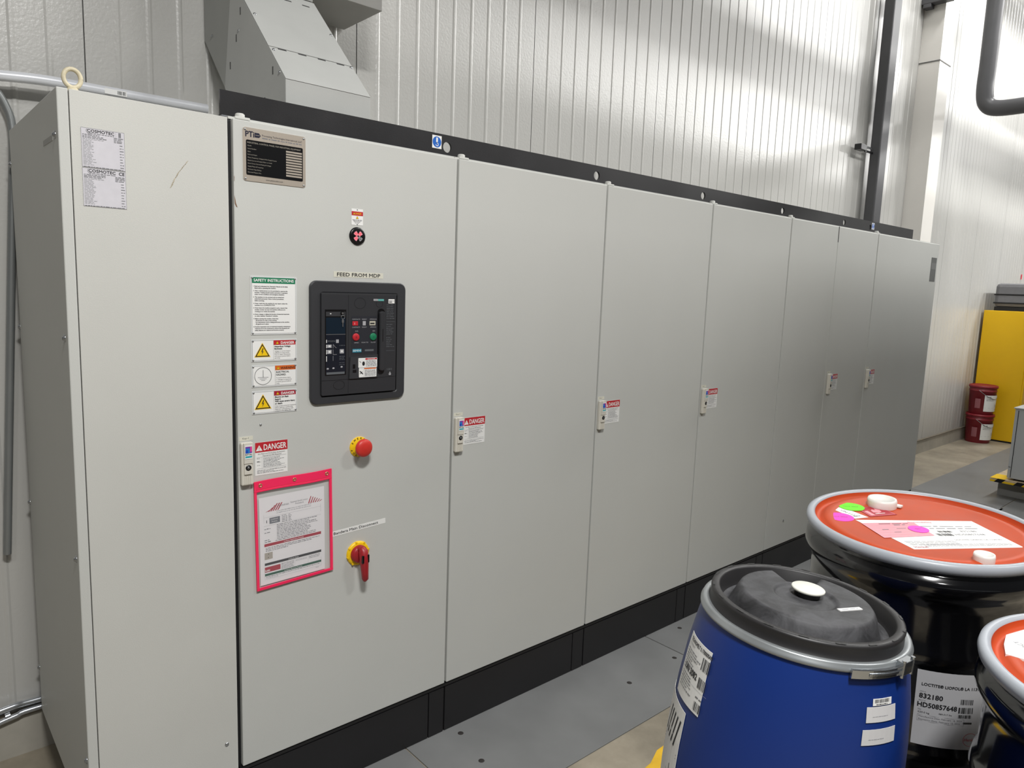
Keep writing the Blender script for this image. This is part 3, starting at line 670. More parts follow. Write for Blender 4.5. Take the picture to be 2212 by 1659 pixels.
m.rect(.014,.0625,.205,.0705,INK,H); m.text('Lockout Steps',.092,.0645,.004,WHITE,H+.0003,width=.034)
m.rect(.014,.040,.065,.057,DRED,H); m.text('E-001',.016,.0425,.006,WHITE,H+.0003,width=.014,fat=.0003)
for k in range(6): m.greek(.068,.110,.0565-k*.0036,.002,INKG,H); m.greek(.116,.155,.0565-k*.0036,.002,INKL,H) if k<2 else None; m.greek(.162,.2,.0575-k*.0036,.002,INKG,H) if k<3 else None
m.rect(.113,.036,.1134,.062,INKL,H); m.rect(.159,.036,.1594,.062,INKL,H)
m.rect(.014,.028,.205,.0355,DGRN,H); m.text('Lockout Removal Process',.078,.030,.004,WHITE,H+.0003,width=.060)
m.greek(.018,.200,.0235,.0026,INKG,H); m.greek(.018,.06,.019,.0026,INKL,H); m.greek(.185,.2,.012,.0026,INKL,H)
for e in ((.014,.016,.0145,.228),(.2045,.016,.205,.228),(.014,.016,.205,.0165),(.014,.2185,.205,.219),(.014,.191,.205,.1915)): m.rect(*e,INKL,H)
m.build('printed_sheet',ps)
CHIP=mat('chipped paint brown',(120,92,70),.7,var=.3,scale=80)
m=MB(front(.0075,1.955)); m.poly([(0,.03),(.003,.018),(.0045,.008),(.009,-.004),(.005,-.002),(.001,.006)],CHIP,.0004); m.poly([(0,.085),(.0015,.08),(.001,.07),(0,.068)],CHIP,.0004); m.build('paint_chip',D0)
m=MB(lambda u,v,h:(-.043+.42+u,-h,.304+v)); m.screw(0,0,.0065,ZINC,0,.003); m.build('front_screw',ac)
# ================================================================== duct on the roof
du=thing('cable_duct','sloping grey sheet metal cable duct rising from the cabinet roof to the wall','duct',(.226,.14,2.2))
a,bx=0,.301
def yz(y,z): return (y-.14,z-2.2)
low=[yz(.14,2.206),yz(.43,2.206),yz(.862,2.64),yz(.862,3.6),yz(.565,3.6),yz(.565,2.781),yz(.14,2.372)]
m=MB(); m.prism([low[0],low[1],yz(.66,2.434),yz(.58,2.795),low[6]],'x',a,bx,DUCT); m.build('lower_section',du,bevel=.0015)
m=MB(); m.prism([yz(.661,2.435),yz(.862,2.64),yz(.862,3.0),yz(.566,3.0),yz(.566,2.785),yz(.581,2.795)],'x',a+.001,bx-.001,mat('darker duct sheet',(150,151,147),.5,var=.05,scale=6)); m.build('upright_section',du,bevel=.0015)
def sl(u,v,h): # on the slope: u along x, v up the slope
    c=.7200; s_=.6938; return (u, v*c-s_*h, .172+v*s_+c*h)
m=MB(sl); m.sheet(.0,.180,bx,.585,DUCT,.0005,.0025); m.build('upper_cover',du)
m=MB(sl); m.sheet(.0,.0,bx,.176,DUCT,.0005,.0022); m.build('lower_cover',du)
for v in (.176,.545):
    for u in (.03,.10,.17,.24):
        m=MB(sl); m.sheet(u,v-.006,u+.028,v,DUCTD,.002,.0032); m.build('cover_slot',du)
for (u,v) in ((.012,.37),(.292,.37),(.012,.16),(.295,.17)):
    m=MB(sl); m.screw(u,v,.006,ZINC,.0025,.003); m.build('screw',du)
for (y,z) in ((.235,2.415),(.30,2.33),(.54,2.58),(.60,2.50),(.50,2.66)):
    m=MB(); m.box((-.001,y-.14-.003,z-2.2-.012),(.0005,y-.14+.003,z-2.2+.012),DUCTD); m.build('side_slot',du)
for (y,z) in ((.185,2.40),(.52,2.60),(.78,2.64)):
    m=MB(); m.lathe([(0,.004),(.004,.003),(.005,0)],ZINC,10,(0,y-.14,z-2.2),M=Ms); m.build('screw',du)
m=MB(); m.box((.0,.41,.625),(.59,.722,1.5),mat('trunk grey',(138,137,133),.5,var=.04),bev=.002); m.build('trunk_box',du)
t=thing('shadow_tube','round galvanised shadow tube high above the aisle, out of frame, added to cast shadow bands on the wall','shadow tube',(8,-1.35,4.85))
m=MB(); m.tube([(-6.5,0,0),(8,0,0)],.15,ZINC,28); m.build('shadow_tube_run',t)  # unseen tube added overhead to throw shadow bands on the wall
for x_ in (-5,-1,3,7):
    m=MB(); m.lathe([(.15,-.01),(.165,-.01),(.165,.01),(.15,.01)],ZINC,28,(x_,0,0),M=Matrix.Rotation(math.radians(90),4,'Y')); m.build('shadow_tube_collar',t)
# ================================================================== conduits
EMT=mat('galvanised conduit',(196,200,205),.28,metal=.85,var=.06,scale=12)
def smooth_path(pts,k=6):
    P=[Vector(p) for p in pts]; out=[]
    for i in range(len(P)-1):
        p0=P[max(i-1,0)];p1=P[i];p2=P[i+1];p3=P[min(i+2,len(P)-1)]
        for j in range(k):
            t=j/k; out.append(.5*((2*p1)+(p2-p0)*t+(2*p0-5*p1+4*p2-p3)*t*t+(3*p1-p0-3*p2+p3)*t**3))
    out.append(P[-1]); return out
CON=mat('painted conduit',(228,230,235),.3,metal=.2,var=.05,scale=12)
c1=thing('conduit','light grey metal conduit running along the wall behind the cooling unit top, bending left','conduit',(-.2,.80,2.37))
m=MB(); m.tube([Vector(p)-Vector((-.2,.80,2.37)) for p in smooth_path([(-.75,.74,2.30),(-.52,.79,2.352),(-.42,.80,2.366),(-.3,.80,2.375),(-.1,.80,2.376),(.21,.80,2.378)])],.017,CON,18); m.build('tube',c1)
m=MB(); m.tube([Vector((-.262,.80,2.376))-Vector((-.2,.80,2.37)),Vector((-.258,.80,2.376))-Vector((-.2,.80,2.37))],.0172,CON,18); m.build('coupling',c1)
m=MB(lambda u,v,h:(u+.06,-.0165-h,v+.003)); m.sheet(.0,-.008,.07,.010,WHITE,0,.0005); m.barcode(.04,-.005,.066,.007,INK,.0008,.0012); m.build('conduit_sticker',c1)
c2=thing('conduit','grey conduit dropping from the top left elbow down the wall to an open end','conduit',(-.49,.82,.77))
B=Vector((-.49,.82,.77))
m=MB(); m.tube([Vector(p)-B for p in smooth_path([(-.50,.835,2.352),(-.455,.838,2.335),(-.42,.84,2.28),(-.405,.84,2.20),(-.415,.84,2.0)])+[Vector((-.49,.838,.765))]],.0125,mat('dull grey conduit',(140,143,143),.4,metal=.5,var=.08),16); m.build('tube',c2)
for (lab,pts,r) in (('upper of two bare conduits low on the wall left of the cooling unit',[(-.75,.83,.165),(-.6,.83,.187),(-.5,.835,.197),(-.40,.842,.192),(.2,.842,.18)],.011),
                ('lower of two bare conduits near the floor, with a strap coupling',[(-.75,.834,.115),(-.6,.834,.140),(-.5,.834,.158),(-.40,.834,.166),(.2,.834,.15)],.010)):
    B=Vector(pts[2]); c=thing('conduit',lab,'conduit',B,'bare conduits by the floor'); m=MB(); m.tube([p-B for p in smooth_path(pts)],r,EMT,14); m.build('tube',c)
    if r<.0105:
        m=MB(); m.tube([Vector((-.525,.84,.162))-B,Vector((-.51,.84,.164))-B],.0135,EMT,14); m.build('coupling',c)
# ================================================================== post, bracket, pipes by the far wall
DG=mat('dark grey gloss paint',(84,84,86),.42,var=.06,scale=8,spec=.25)
t=thing('steel_post','dark grey glossy steel post rising behind the cabinet row','post',(6.1,.78,-.005))
m=MB(); m.box((-.07,-.05,0),(.09,.04,8.0),DG,bev=.012); m.build('shaft',t)
m=MB(); m.box((-.34,.0,3.05),(-.22,.06,3.10),BRKB,bev=.004); m.box((-.23,.01,3.045),(-.07,.02,3.06),BRKB); m.box((-.23,.02,3.085),(-.07,.03,3.10),ZINC); m.build('pipe_clamp',t)
t=thing('beam_bracket','dark bracket clamped near the top of the white column cover','bracket',(7.0,.75,4.565))
m=MB(); m.box((-.045,-.14,0),(.05,.117,.10),DG,bev=.006); m.box((-.05,.03,-.035),(.04,.10,0),DG,bev=.004); m.build('clamp_plate',t)
t=thing('drain_pipe','thick dark grey pipe coming down the right wall and turning towards the room','pipe',(8.15,.6,3.75))
B=Vector((8.15,.6,3.75))
m=MB(); m.tube([p-B for p in [Vector((8.15,.6,8.0)),Vector((8.15,.6,4.5))]+smooth_path([(8.15,.6,4.2),(8.15,.6,3.95),(8.15,.56,3.82),(8.15,.45,3.77),(8.15,.2,3.765)])+[Vector((8.15,-1.6,3.76))]],.08,DG,24); m.build('pipe_run',t)
t=thing('insulated_pipe','mottled silver insulated pipe crossing the upper right corner','pipe',(10,.35,5.62))
m=MB(); m.tube([(-2.0,0,.02),(-.3,0,.0),(4,0,-.0)],.09,mat('mottled foil',(130,128,122),.35,metal=.6,var=.5,scale=14),24); m.build('pipe_run',t)
# ================================================================== yellow cabinet, soft case, pails
YC=mat('safety yellow paint',(232,184,0),.5,var=.015)
t=thing('flammables_cabinet','tall yellow steel safety cabinet standing against the far wall','cabinet',(10.4,.58,-.005))
m=MB(); m.box((-.5,-.25,.02),(.55,.26,1.665),YC,bev=.006); m.box((-.49,-.24,0),(.54,.25,.03),BLKP); m.build('body',t)
m=MB(); m.box((-.495,-.27,.06),(.02,-.25,1.63),YC,bev=.004); d=m.build('door',t); m=MB(); m.box((.03,-.27,.06),(.545,-.25,1.63),YC,bev=.004); m.build('door',t)
SC=mat('grey canvas',(108,108,110),.75,var=.06,scale=20,bump=.4,bscale=80)
t=thing('equipment_case','grey soft case with dark straps lying on the yellow cabinet','case',(10.45,.56,1.66))
m=MB(); m.box((-.50,-.30,.045),(.45,.20,.345),SC,bev=.045); m.build('case_body',t)
for z in (.09,.195): 
    m=MB(); m.box((-.505,-.305,z),(.455,.205,z+.018),BRKB,bev=.004); m.build('strap',t)
m=MB(); m.box((-.49,-.29,0),(.44,.19,.05),BRKB); m.build('case_foot',t)
m=MB(); m.box((11.45,.860,2.10),(11.475,.866,2.17),mat('red tag',(226,60,80),.5)); tag(m.build('wall_tag'),'tiny red tag on the wall above the grey soft case','tag')
PR=mat('maroon plastic',(130,26,38),.4,var=.05)
def pail(z,lab):
    t=thing('plastic_pail',lab,'pail',(9.68,.68,z),'stacked maroon pails')
    m=MB(); m.lathe([(0,0),(.130,0),(.133,.004),(.146,.29),(.152,.292),(.152,.302),(.147,.304),(.148,.345)],PR,40); m.build('bucket',t)
    m=MB(); m.lathe([(.149,.335),(.158,.335),(.160,.345),(.158,.362),(.150,.366),(.144,.358),(0,.358)],PR,40); m.build('lid',t)
    def cy(u,v,h):
        th=math.radians(205)+u/.15; r=.142+h+.01*(v/.29); return (r*math.cos(th),r*math.sin(th),v)
    m=MB(cy)
    m.sheet(0,.045,.22,.25,WHITE,.001,.002,8); m.text('Mobil',.02,.222,.014,INK,.003,width=.05,fat=.0006)
    for k in range(3): m.greek(.02,.12,.205-k*.012,.006,INKG,.003)
    m.rect(.15,.10,.157,.14,INK,.003); m.greek(.15,.21,.07,.006,INKG,.003); m.rect(.01,.09,.21,.092,INKL,.003,4); m.build('pail_label',t)
    m=MB(cy); m.sheet(-.10,.08,-.04,.2,mat('faded print',(150,90,96),.5),.001,.002,3); m.build('side_print',t)
    pts=[Vector((.15*math.cos(a),.15*math.sin(a),.30-.10*math.sin((a-math.radians(180))/math.radians(150)*math.pi))) *1.02 for a in [math.radians(180+150*k/14) for k in range(15)]]
    m=MB(); m.tube(pts,.003,ZINC,8); m.build('bail',t)
pail(-.005,'maroon plastic pail on the floor, lower of the two stacked pails'); pail(.359,'maroon plastic pail stacked on top of the lower one')
# ================================================================== grey machine to the right
t=thing('machine_skid','low grey machine on a concrete-grey base with hazard striped edge at the right','machine',(6.8,-.3,-.005))
MG=mat('machine grey',(186,188,188),.45,var=.02)
m=MB(); m.box((.12,-1.95,0),(3.4,.03,.165),mat('base grey',(138,138,136),.6,var=.08)); m.build('base',t)
m=MB(); m.box((-.03,-1.95,.166),(3.4,.06,.182),mat('tread plate',(196,178,150),.5,var=.2,scale=20)); sk=m.build('step_plate',t)
m=MB(); 
for k in range(14): 
    m.prism([(-.031+0,-.0),( -.031,-.0)],'y',0,0,YEL) if False else None
m.box((-.034,-.46,.150),(.1,.062,.1665),YEL)
for k in range(4):
    y=.03-k*.15; m.prism([(y,.149),(y-.06,.149),(y-.09,.184),(y-.03,.184)],'x',-.036,-.0335,BRKB)
m.box((-.034,-.05,.182),(.18,.062,.184),YEL); m.build('hazard_tape',sk)
m=MB(); m.box((0,-1.93,.20),(3.2,-.055,.835),MG,bev=.006); m.box((-.003,-.085,.21),(0,-.08,.82),GASKET); m.box((-.004,-.075,.3),(-.001,-.06,.304),GASKET); m.build('enclosure',t)
m=MB(); m.box((.05,-1.9,.18),(3.1,-.1,.205),BRKB); m.build('foot_rail',t)
m=MB(); m.box((-.01,-1.95,.833),(3.22,-.045,.845),MG,bev=.003); m.build('top_plate',t)
m=MB(); m.box((0.3,-1.9,.845),(3.0,-1.0,2.9),MG,bev=.01); m.build('added_shade_housing',t)  # unseen upper box added to block light from the far doors
t=thing('light_blocker','large dark grey block added across the aisle, out of frame at the right, to shade the far doors','machine',(4.2,-2.35,-.005))
m=MB(); m.box((-.4,-1.2,0),(11.8,0,4.3),mat('light blocker dark grey',(70,72,74),.5),bev=.01); m.build('housing',t)  # out-of-view block added to shade the far doors and spare the wall
exec_marker=0
# ================================================================== drums
def rot_to(n):
    return Vector((0,0,1)).rotation_difference(Vector(n).normalized()).to_euler()
PAL=mat('dark pallet plastic',(46,47,50),.6,var=.1)
t=thing('drum_pallet','dark plastic pallet under the drums','pallet',(1.2,-1.75,-.005))
m=MB(); m.box((-.85,-.60,.125),(.62,.66,.205),PAL,bev=.008)
for x_ in (-.78,-.1,.5):
    m.box((x_-.06,-.58,0),(x_+.06,.64,.126),PAL)
m.build('deck',t)
GB=mat('gloss black drum paint',(10,10,12),.12,var=.05,coat=.6,spec=.6)
RG=mat('grey clamp ring',(168,173,180),.35,var=.04,bump=.05,bscale=200)
OR=mat('orange lid paint',(190,72,32),.5,var=.10,scale=9,rvar=.1,spec=.3)
def steel_drum(T,n,R,H,label,ori=0):
    n_=Vector(n).normalized(); base=Vector(T)-n_*H
    t=thing('steel_drum',label,'drum',base,'black steel drums with orange lids'); t.rotation_euler=rot_to(n)
    k=R/.3
    pr=[(0,.012),(.262*k,.012),(.280*k,.0),(.286*k,.006),(.280*k,.02)]
    hs=[H-.53*k,H-.262*k]; z=.03; 
    for hz in hs:
        pr += [(.280*k,hz-.035*k),(.2875*k,hz-.018*k),(.292*k,hz),(.2875*k,hz+.018*k),(.280*k,hz+.035*k)]
    top=H-.022
    pr += [(.280*k,H-.14*k),(.2815*k,H-.115*k),(.290*k,H-.100*k),(.300*k,H-.082*k),(.3015*k,H-.066*k),(.296*k,H-.052*k),(.286*k,H-.044*k),(.281*k,H-.036*k),(.281*k,H-.015)]
    m=MB(); m.lathe(pr,GB,144); m.build('shell',t)
    m=MB(); m.lathe([(.283*k,H-.030),(.294*k,H-.030),(.2995*k,H-.024),(.302*k,H-.014),(.2995*k,H-.004),(.292*k,H),(.284*k,H-.001),(.279*k,H-.005),(.2775*k,H-.010)],RG,144); m.build('clamp_ring',t)
    m=MB(); m.lathe([(.2785*k,H-.006),(.276*k,H-.016),(.270*k,H-.021),(.262*k,H-.021),(.254*k,H-.013),(.248*k,H-.0105),(.235*k,H-.0105),(.228*k,H-.014),(.12*k,H-.015),(0,H-.015)],OR,144); m.build('lid',t)
    return t
def lidmap(H,h0=-.0148): return lambda u,v,h:(u,v,H+h0+h)
BH_=.905
t1=steel_drum((1.37,-1.435,1.147),(-.048,-.002,1),.3,BH_,'black steel drum with orange lid covered in labels, standing behind the blue drum')
f=lidmap(BH_)
# bungs
WP=mat('white plastic cap',(232,230,224),.4,var=.02)
def bung(t,u,v,r,h):
    m=MB(); m.lathe([(r*.98,-.003),(r,.0),(r,h*.7),(r*.95,h),(r*.8,h*.97),(r*.76,h*.86),(0,h*.84)],WP,36,(u,v,BH_-.014)); 
    r>.03 and m.box((u+r*.3,v-r*1.2,BH_-.012),(u+r*.75,v-r*.7,BH_-.006),WP,bev=.001); m.build('bung_cap',t)
bung(t1,.093,.148,.041,.024); bung(t1,-.142,-.188,.024,.020)
def quad(pts):  # bilinear map of unit square corners (u0v0,u1v0,u1v1,u0v1) to lid plane
    (a,b,c,d)=pts
    def g(u,v,h):
        x=(1-u)*(1-v)*a[0]+u*(1-v)*b[0]+u*v*c[0]+(1-u)*v*d[0]; y=(1-u)*(1-v)*a[1]+u*(1-v)*b[1]+u*v*c[1]+(1-u)*v*d[1]
        return f(x,y,h)
    return g
def dot(t,name,u,v,r,mt,h=.0012,txt=None):
    m=MB(f); m.poly([(u+r*math.cos(2*math.pi*k/32),v+r*math.sin(2*math.pi*k/32)) for k in range(32)],mt,h,h-.0007)
    if txt: m.text(txt,u-r*.1,v,.007,mat('stamp ink',(170,70,110),.5) if mt!=NG else mat('stamp olive',(60,120,40),.5),h+.0003,al='c',rot=-50)
    m.build(name,t)
NG=mat('neon green',(112,240,20),.5); NM=mat('neon magenta',(236,70,200),.5); PK=mat('pink paper',(244,160,170),.5)
# big label, corners measured on the lid
q=quad([(-.150,.01) if False else (-.191,-.046),(.036,-.228),(.150,-.075),(-.088,.148)])
m=MB(q); m.sheet(0,0,1,1,WHITE,.0004,.0009)
for k in range(5): m.greek(.05,.50,.235-k*.03,.017,INKL,.0012)
for k in range(4): m.greek(.15,.95,.07+k*.022,.012,INKL,.0012) 
m.text('Henkel',.04,.04,.05,DRED,.0012,width=.12,rot=0); m.text('HD50857648',.62,.44,.05,INKG,.0012,width=.26); m.text('832180',.72,.56,.05,INKG,.0012,width=.14)
m.text('LOCTITE LIOFOL LA 1139-02',.52,.26,.035,INKG,.0012,width=.42)
m.barcode(.46,.42,.60,.50,INK,.0013,.006); m.barcode(.52,.54,.64,.60,INK,.0013,.006); m.greek(.5,.95,.68,.03,INKG,.0012); m.greek(.45,.9,.76,.03,INKG,.0012); m.text('Flammability',.42,.9,.05,mat('rose print',(214,120,130),.5),.0012,width=.2)
m.build('lid_label',t1)
q2=quad([(-.170,.036),(-.050,-.046),(.012,.030),(-.105,.124)]); m=MB(q2); m.sheet(0,0,1,1,PK,.0014,.0019)
for k in range(5): m.rect(.03,.15+k*.16,.97,.158+k*.16,INKL,.0021)
for (u,v) in ((.2,.5),(.35,.3),(.5,.55),(.55,.8)): m.greek(u,u+.22,v,.06,INKG,.0022)
m.greek(.3,.9,.9,.05,INK,.0022); m.build('pink_form',t1)
dot(t1,'magenta_dot',-.036,-.001,.026,NM,.0032,'QC'); 
dot(t1,'green_dot',.012,.203,.036,NG,.0024,'OCT 2024')
q3=quad([(-.079,.152),(-.039,.132),(-.008,.222),(-.044,.240)]); m=MB(q3); m.sheet(0,0,1,1,WHITE,.0004,.0009); m.text('UN 1133',.30,.75,.20,INK,.0012,width=.6,rot=-90) ; m.greek(.2,.8,.15,.06,INKG,.0012); m.build('small_label',t1)
q4=quad([(-.030,.130),(.047,.086),(.086,.158),(.012,.190)]); m=MB(q4); m.sheet(0,0,1,1,mat('flammable red',(178,36,52),.45),.0006,.0011)
for e in ((.04,.04,.96,.055),(.04,.945,.96,.96),(.04,.04,.055,.96),(.945,.04,.96,.96)): m.rect(*e,PK,.0014)
m.poly([(.35,.4),(.5,.28),(.68,.38),(.72,.55),(.62,.75),(.56,.58),(.48,.68),(.40,.62)],PK,.0014); m.rect(.33,.2,.7,.25,WHITE,.0014); m.rect(.1,.1,.25,.6,PK,.0014); m.build('flammable_diamond',t1)
dot(t1,'magenta_dot',-.097,.186,.036,NM,.0014,'OCT 2024')
# shell label
def shell(R,H): return lambda u,v,h:((R+h)*math.cos(math.radians(-158.2)+u/R),(R+h)*math.sin(math.radians(-158.2)+u/R),H-.288-.001*u+v)
m=MB(shell(.2815,BH_)); LW,LH=.165,.208
DL=mat('shaded white label',(190,190,193),.5)  # white stock coloured greyer for the shade between the drums
m.sheet(0,-LH,LW,0,DL,0,.0008,10)
m.text('LOCTITE® LIOFOL® LA 1139-02',.012,-.045,.0078,INK,.0012,width=.145,fat=.0003)
m.text('IDH #',.010,-.063,.0035,INKG,.0012); m.text('832180',.009,-.079,.013,INK,.0012,width=.052,fat=.0005)
m.text('Batch #',.009,-.087,.0035,INKG,.0012); m.text('HD50857648',.007,-.103,.013,INK,.0012,width=.088,fat=.0005)
m.text('Net',.009,-.112,.0035,INKG,.0012); m.text('220.0 kg',.009,-.120,.0045,INK,.0012,width=.026); m.text('485.017 lbs',.055,-.117,.004,INK,.0012,width=.03)
m.text('Manufacture Date: February 16, 2024',.012,-.131,.0045,INKG,.0012,width=.098); m.text('Expiration Date: February 15, 2025',.012,-.139,.0045,INKG,.0012,width=.094)
for e in ((.009,-.142,.115,-.1415),(.009,-.125,.115,-.1245),(.009,-.142,.0095,-.1245),(.1145,-.142,.115,-.1245)): m.rect(*e,INKG,.0012,3)
m.barcode(.102,-.084,.132,-.070,INK,.0012,.0009); m.barcode(.099,-.108,.134,-.092,INK,.0012,.0011); m.barcode(.100,-.121,.130,-.112,INK,.0012,.0009); m.rect(.113,-.137,.134,-.132,INK,.0012)
m.ring(.135,-.180,.018,.001,RED,.0012); m.text('Henkel',.120,-.184,.009,RED,.0013,width=.03)
m.build('shell_label',t1)
BH2=BH_
t3=steel_drum((.90,-2.01,1.10),(0,0,1),.29,.86,'black steel drum with orange lid cut off by the right edge of the photo')
m=MB(lambda u,v,h:(u,v,.86-.0148+h)); 
pts=[(-.094,.222),(-.088,.196),(.02,.165),(.05,.2),(.004,.248)]
m.poly([(-.094,.229),(-.090,.200),(-.02,.205),(.06,.20),(.06,.235),(0,.252),(-.05,.243)],WHITE,.0055,.0); m.text('OCT',-.03,.205,.010,INKG,.0058,rot=60); m.build('lid_label',t3)
# blue plastic drum
BL=mat('blue polyethylene',(14,48,122),.42,var=.05,scale=4,bump=.04,bscale=60)
BKP=mat('dusty black plastic',(62,62,64),.6,var=.48,scale=16,bump=.25,bscale=60,rvar=.15)
_nt=BKP.node_tree; _mx=[n for n in _nt.nodes if n.type=='MIX'][0]; _no=[n for n in _nt.nodes if n.type=='TEX_NOISE' and n.inputs['Scale'].default_value==16][0]
_cr=_nt.nodes.new('ShaderNodeValToRGB'); _nt.links.new(_no.outputs['Fac'],_cr.inputs[0]); _nt.links.new(_cr.outputs[0],_mx.inputs['Factor'])
_cr.color_ramp.elements[0].position=.38; _cr.color_ramp.elements[1].position=.68; _no.inputs['Roughness'].default_value=.68; _no.inputs['Distortion'].default_value=.8
_mx.inputs['A'].default_value=(*lin((46,46,48)),1); _mx.inputs['B'].default_value=(*lin((80,80,83)),1)
BKL=mat('lid rim black plastic',(36,35,36),.45,var=.12,scale=12)
nB=(.047,-.053,1); HB=.86; TB=Vector((.648,-1.456,1.124)); nb=Vector(nB).normalized(); 
t2=thing('plastic_drum','blue plastic drum with dusty black lid and metal clamp ring','drum',TB-nb*HB); t2.rotation_euler=rot_to(nB)
m=MB(); m.lathe([(0,.01),(.19,.01),(.2,0),(.206,.01),(.206,.03),(.213,.06),(.226,.16),(.235,.30),(.2385,.42),(.237,.53),(.231,.63),(.221,.72),(.209,.79),(.2,.83)],BL,120); m.build('shell',t2)
ZR=HB-.036
m=MB(); m.lathe([(.198,ZR-.009),(.204,ZR-.010),(.2088,ZR-.007),(.2092,ZR-.0015),(.2065,ZR+.0005),(.206,ZR+.006),(.203,ZR+.0085),(.1965,ZR+.0085),(.191,ZR+.005)],mat('galvanised ring',(158,162,164),.34,metal=.55,var=.1,scale=10),120)
m.build('clamp_ring',t2)
CH=mat('chromed latch',(190,194,198),.18,metal=.95,var=.05)
m=MB()
def arc(r,z,a0,a1,n=14): return [Vector((r*math.cos(math.radians(a0+(a1-a0)*k/n)),r*math.sin(math.radians(a0+(a1-a0)*k/n)),z)) for k in range(n+1)]
def curved_bar(m,r0,r1,z0,z1,a0,a1,mt,n=14):
    vs=[];fs=[]
    for k in range(n+1):
        t=math.radians(a0+(a1-a0)*k/n)
        for (r,z) in ((r0,z0),(r1,z0),(r1,z1),(r0,z1)): vs.append((r*math.cos(t),r*math.sin(t),z))
    for k in range(n):
        for j in range(4): fs.append((4*k+j,4*k+(j+1)%4,4*k+4+(j+1)%4,4*k+4+j))
    fs += [(0,1,2,3),(4*n,4*n+3,4*n+2,4*n+1)]; m.add(vs,fs,mt)
curved_bar(m,.2095,.2165,ZR-.015,ZR+.003,-130,-99,CH); curved_bar(m,.2165,.2185,ZR-.009,ZR-.003,-121,-101,CH); la=m.build('latch_lever',t2,bevel=.0015)
m=MB(); curved_bar(m,.206,.222,ZR-.014,ZR+.012,-101,-90,CH,4); 
for a_ in (-100,-91): 
    t_=math.radians(a_); m.tube([(.219*math.cos(t_),.219*math.sin(t_),ZR-.018),(.219*math.cos(t_),.219*math.sin(t_),ZR+.016)],.004,CH,10)
m.build('latch_hinge',t2,bevel=.001)
# lid: rim wall then a raised plateau built as a polar height field
m=MB(); m.lathe([(.195,ZR+.003),(.1915,ZR+.005),(.190,HB-.012),(.1915,HB-.006),(.190,HB-.001),(.186,HB),(.176,HB),(.173,HB-.003),(.170,HB-.030),(.166,HB-.036)],BKL,120)
for k in range(18):
    a_=math.radians(20*k+6); c_,s_=math.cos(a_),math.sin(a_); R0=.1885
    def P(dr,da,z): return ((R0+dr)*math.cos(a_+da),(R0+dr)*math.sin(a_+da),z)
    m.add([P(-.004,-.05,HB+.0008),P(.0008,-.05,HB+.0008),P(.0008,.05,HB+.0008),P(-.004,.05,HB+.0008)],[(0,1,2,3)],BRKB)
m.build('lid_rim',t2)
def sstep(x): x=max(0,min(1,x)); return x*x*(3-2*x)
def hgt(r,a):
    base=HB-.036
    # plateau outline: round, with a bite taken out at the far side towards the black drum
    edge=.142
    d=math.degrees(a)
    dd=((d-35+180)%360)-180
    bite=1-sstep((abs(dd)-16)/8)
    h=.045*sstep((edge-r)/.026+.5)
    nb_=bite*sstep((r-.062)/.014)
    h=h*(1-.52*nb_)
    # shallow well round the centre cap
    h-= .006*sstep((.062-r)/.008+.5)
    return base+h
m=MB(); NR,NA=46,120; vs=[];fs=[]
for j in range(NR+1):
    r=.1665*j/NR
    for i in range(NA): 
        a=2*math.pi*i/NA; a_=a if a<math.pi else a-2*math.pi
        vs.append((r*math.cos(a),r*math.sin(a),hgt(r,a_)))
for j in range(NR):
    for i in range(NA): fs.append((j*NA+i,j*NA+(i+1)%NA,(j+1)*NA+(i+1)%NA,(j+1)*NA+i))
m.add(vs,fs,BKP,True); m.build('lid',t2)
m=MB(); zc=hgt(0,0); m.lathe([(.026,zc-.001),(.026,zc+.010),(.028,zc+.012)],BRKB,40,(.020,.006,0)); m.lathe([(.028,zc+.012),(.0335,zc+.013),(.034,zc+.017),(.032,zc+.0185),(0,zc+.0185)],mat('chalky white cap',(222,222,212),.6,var=.05,scale=60),48,(.020,.006,0)); m.build('centre_cap',t2)
def lz(u,v,h):
    c_,s_=math.cos(math.radians(-22)),math.sin(math.radians(-22)); x=.0-.004+u*c_-v*s_; y=-.068+u*s_+v*c_; return (x,y,hgt(math.hypot(x,y),0 if False else math.radians(-90))+.001+h)
m=MB(lz); m.sheet(0,-.010,.058,.0,WHITE,-.001,.001); m.greek(.008,.05,-.007,.004,INKL,.0013); m.build('lid_sticker',t2)
def bsh(a0,z0,rot=0,off=0):
    c_,s_=math.cos(math.radians(rot)),math.sin(math.radians(rot))
    PR=[(0,.206),(.06,.213),(.16,.226),(.30,.235),(.42,.2385),(.53,.237),(.63,.231),(.72,.221),(.79,.209),(.86,.19)]
    def rad(z):
        for (p,q) in zip(PR,PR[1:]):
            if p[0]<=z<=q[0]: return p[1]+(q[1]-p[1])*(z-p[0])/(q[0]-p[0])
        return .2
    def g(u,v,h):
        uu=u*c_-v*s_; vv=u*s_+v*c_; z=z0+vv; r=rad(z)+.0012; th=math.radians(a0)+uu/.235; return ((r+h)*math.cos(th),(r+h)*math.sin(th),z)
    return g
def curved_sheet(m,w,h,mt,nu=8,nv=4,th=.0006):
    for j in range(nv): m.sheet(0,h*j/nv,w,h*(j+1)/nv,mt,0,th,nu)
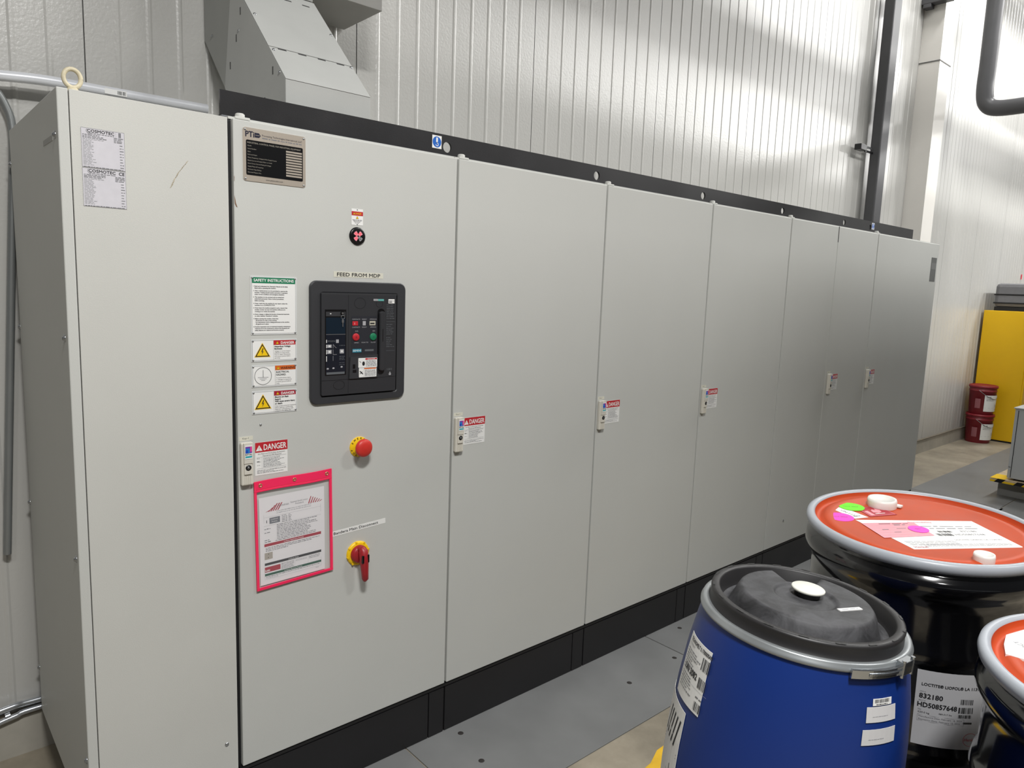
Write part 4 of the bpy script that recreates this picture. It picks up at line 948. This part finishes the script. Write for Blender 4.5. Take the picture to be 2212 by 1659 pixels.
# drum label on the left flank (upper), reading around the shell
m=MB(bsh(133,HB-.240,2)); LW,LH=.112,.135; curved_sheet(m,LW,LH,WHITE,10,6)
m.text('TECHNOMELT 0.1700000AM',.012,LH-.014,.008,INK,.0012,width=.105,fat=.0003); m.text('0.17000000AM',.01,LH-.022,.004,INKG,.0012)
for k in range(8): m.greek(.010,.085,LH-.032-k*.006,.003,INKG,.0012,random.uniform(.5,1))
m.barcode(.088,LH-.045,.118,LH-.020,INK,.0012,.001); m.text('UN 3082',.020,.062,.013,INK,.0012,width=.062,fat=.0006); m.barcode(.090,.052,.118,.074,INK,.0012,.001)
for k in range(6): m.greek(.010,.080,.052-k*.006,.003,INKG,.0012,random.uniform(.5,1))
m.rect(.0,.046,.125,.0465,INKL,.0012,6); m.barcode(.092,.006,.116,.024,INK,.0012,.001); m.greek(.092,.116,.032,.004,INKG,.0012); m.build('drum_label',t2)
m=MB(bsh(117.5,HB-.470,0)); curved_sheet(m,.135,.215,WHITE,10,6)
for k in range(5): m.line((.045+k*.016,.125),(.060+k*.016,.19),.006,INK,.0012)
m.line((.03,.105),(.13,.115),.0016,INK,.0012); m.line((.03,.098),(.13,.108),.0016,INK,.0012)
m.line((.105,.01),(.105,.08),.002,INK,.0012)
for (dx,z) in ((-.018,.06),(.016,.07),(-.014,.04),(.018,.05),(.01,.03)): m.line((.105,z-.018),(.105+dx,z),.0012,INK,.0012)
m.build('hazard_label',t2)
for (a0,z0,w_,h_,kind) in ((-115.5,HB-.104,.051,.0125,0),(-119,HB-.134,.079,.028,1),(-120.5,HB-.176,.086,.029,1)):
    m=MB(bsh(a0,z0,-1)); m.sheet(0,0,w_,h_,WHITE if kind==0 else mat('pale grey label',(208,207,208),.5),0,.0006,6)
    if kind==0: m.barcode(.004,.005,.043,.0115,INK,.0009,.0006); m.greek(.008,.04,.0015,.002,INK,.0009)
    else: m.greek(.015,.035 if w_<.07 else .055,.010,.0018,INKL,.0009)
    m.build('blank_label' if kind else 'barcode_label',t2)
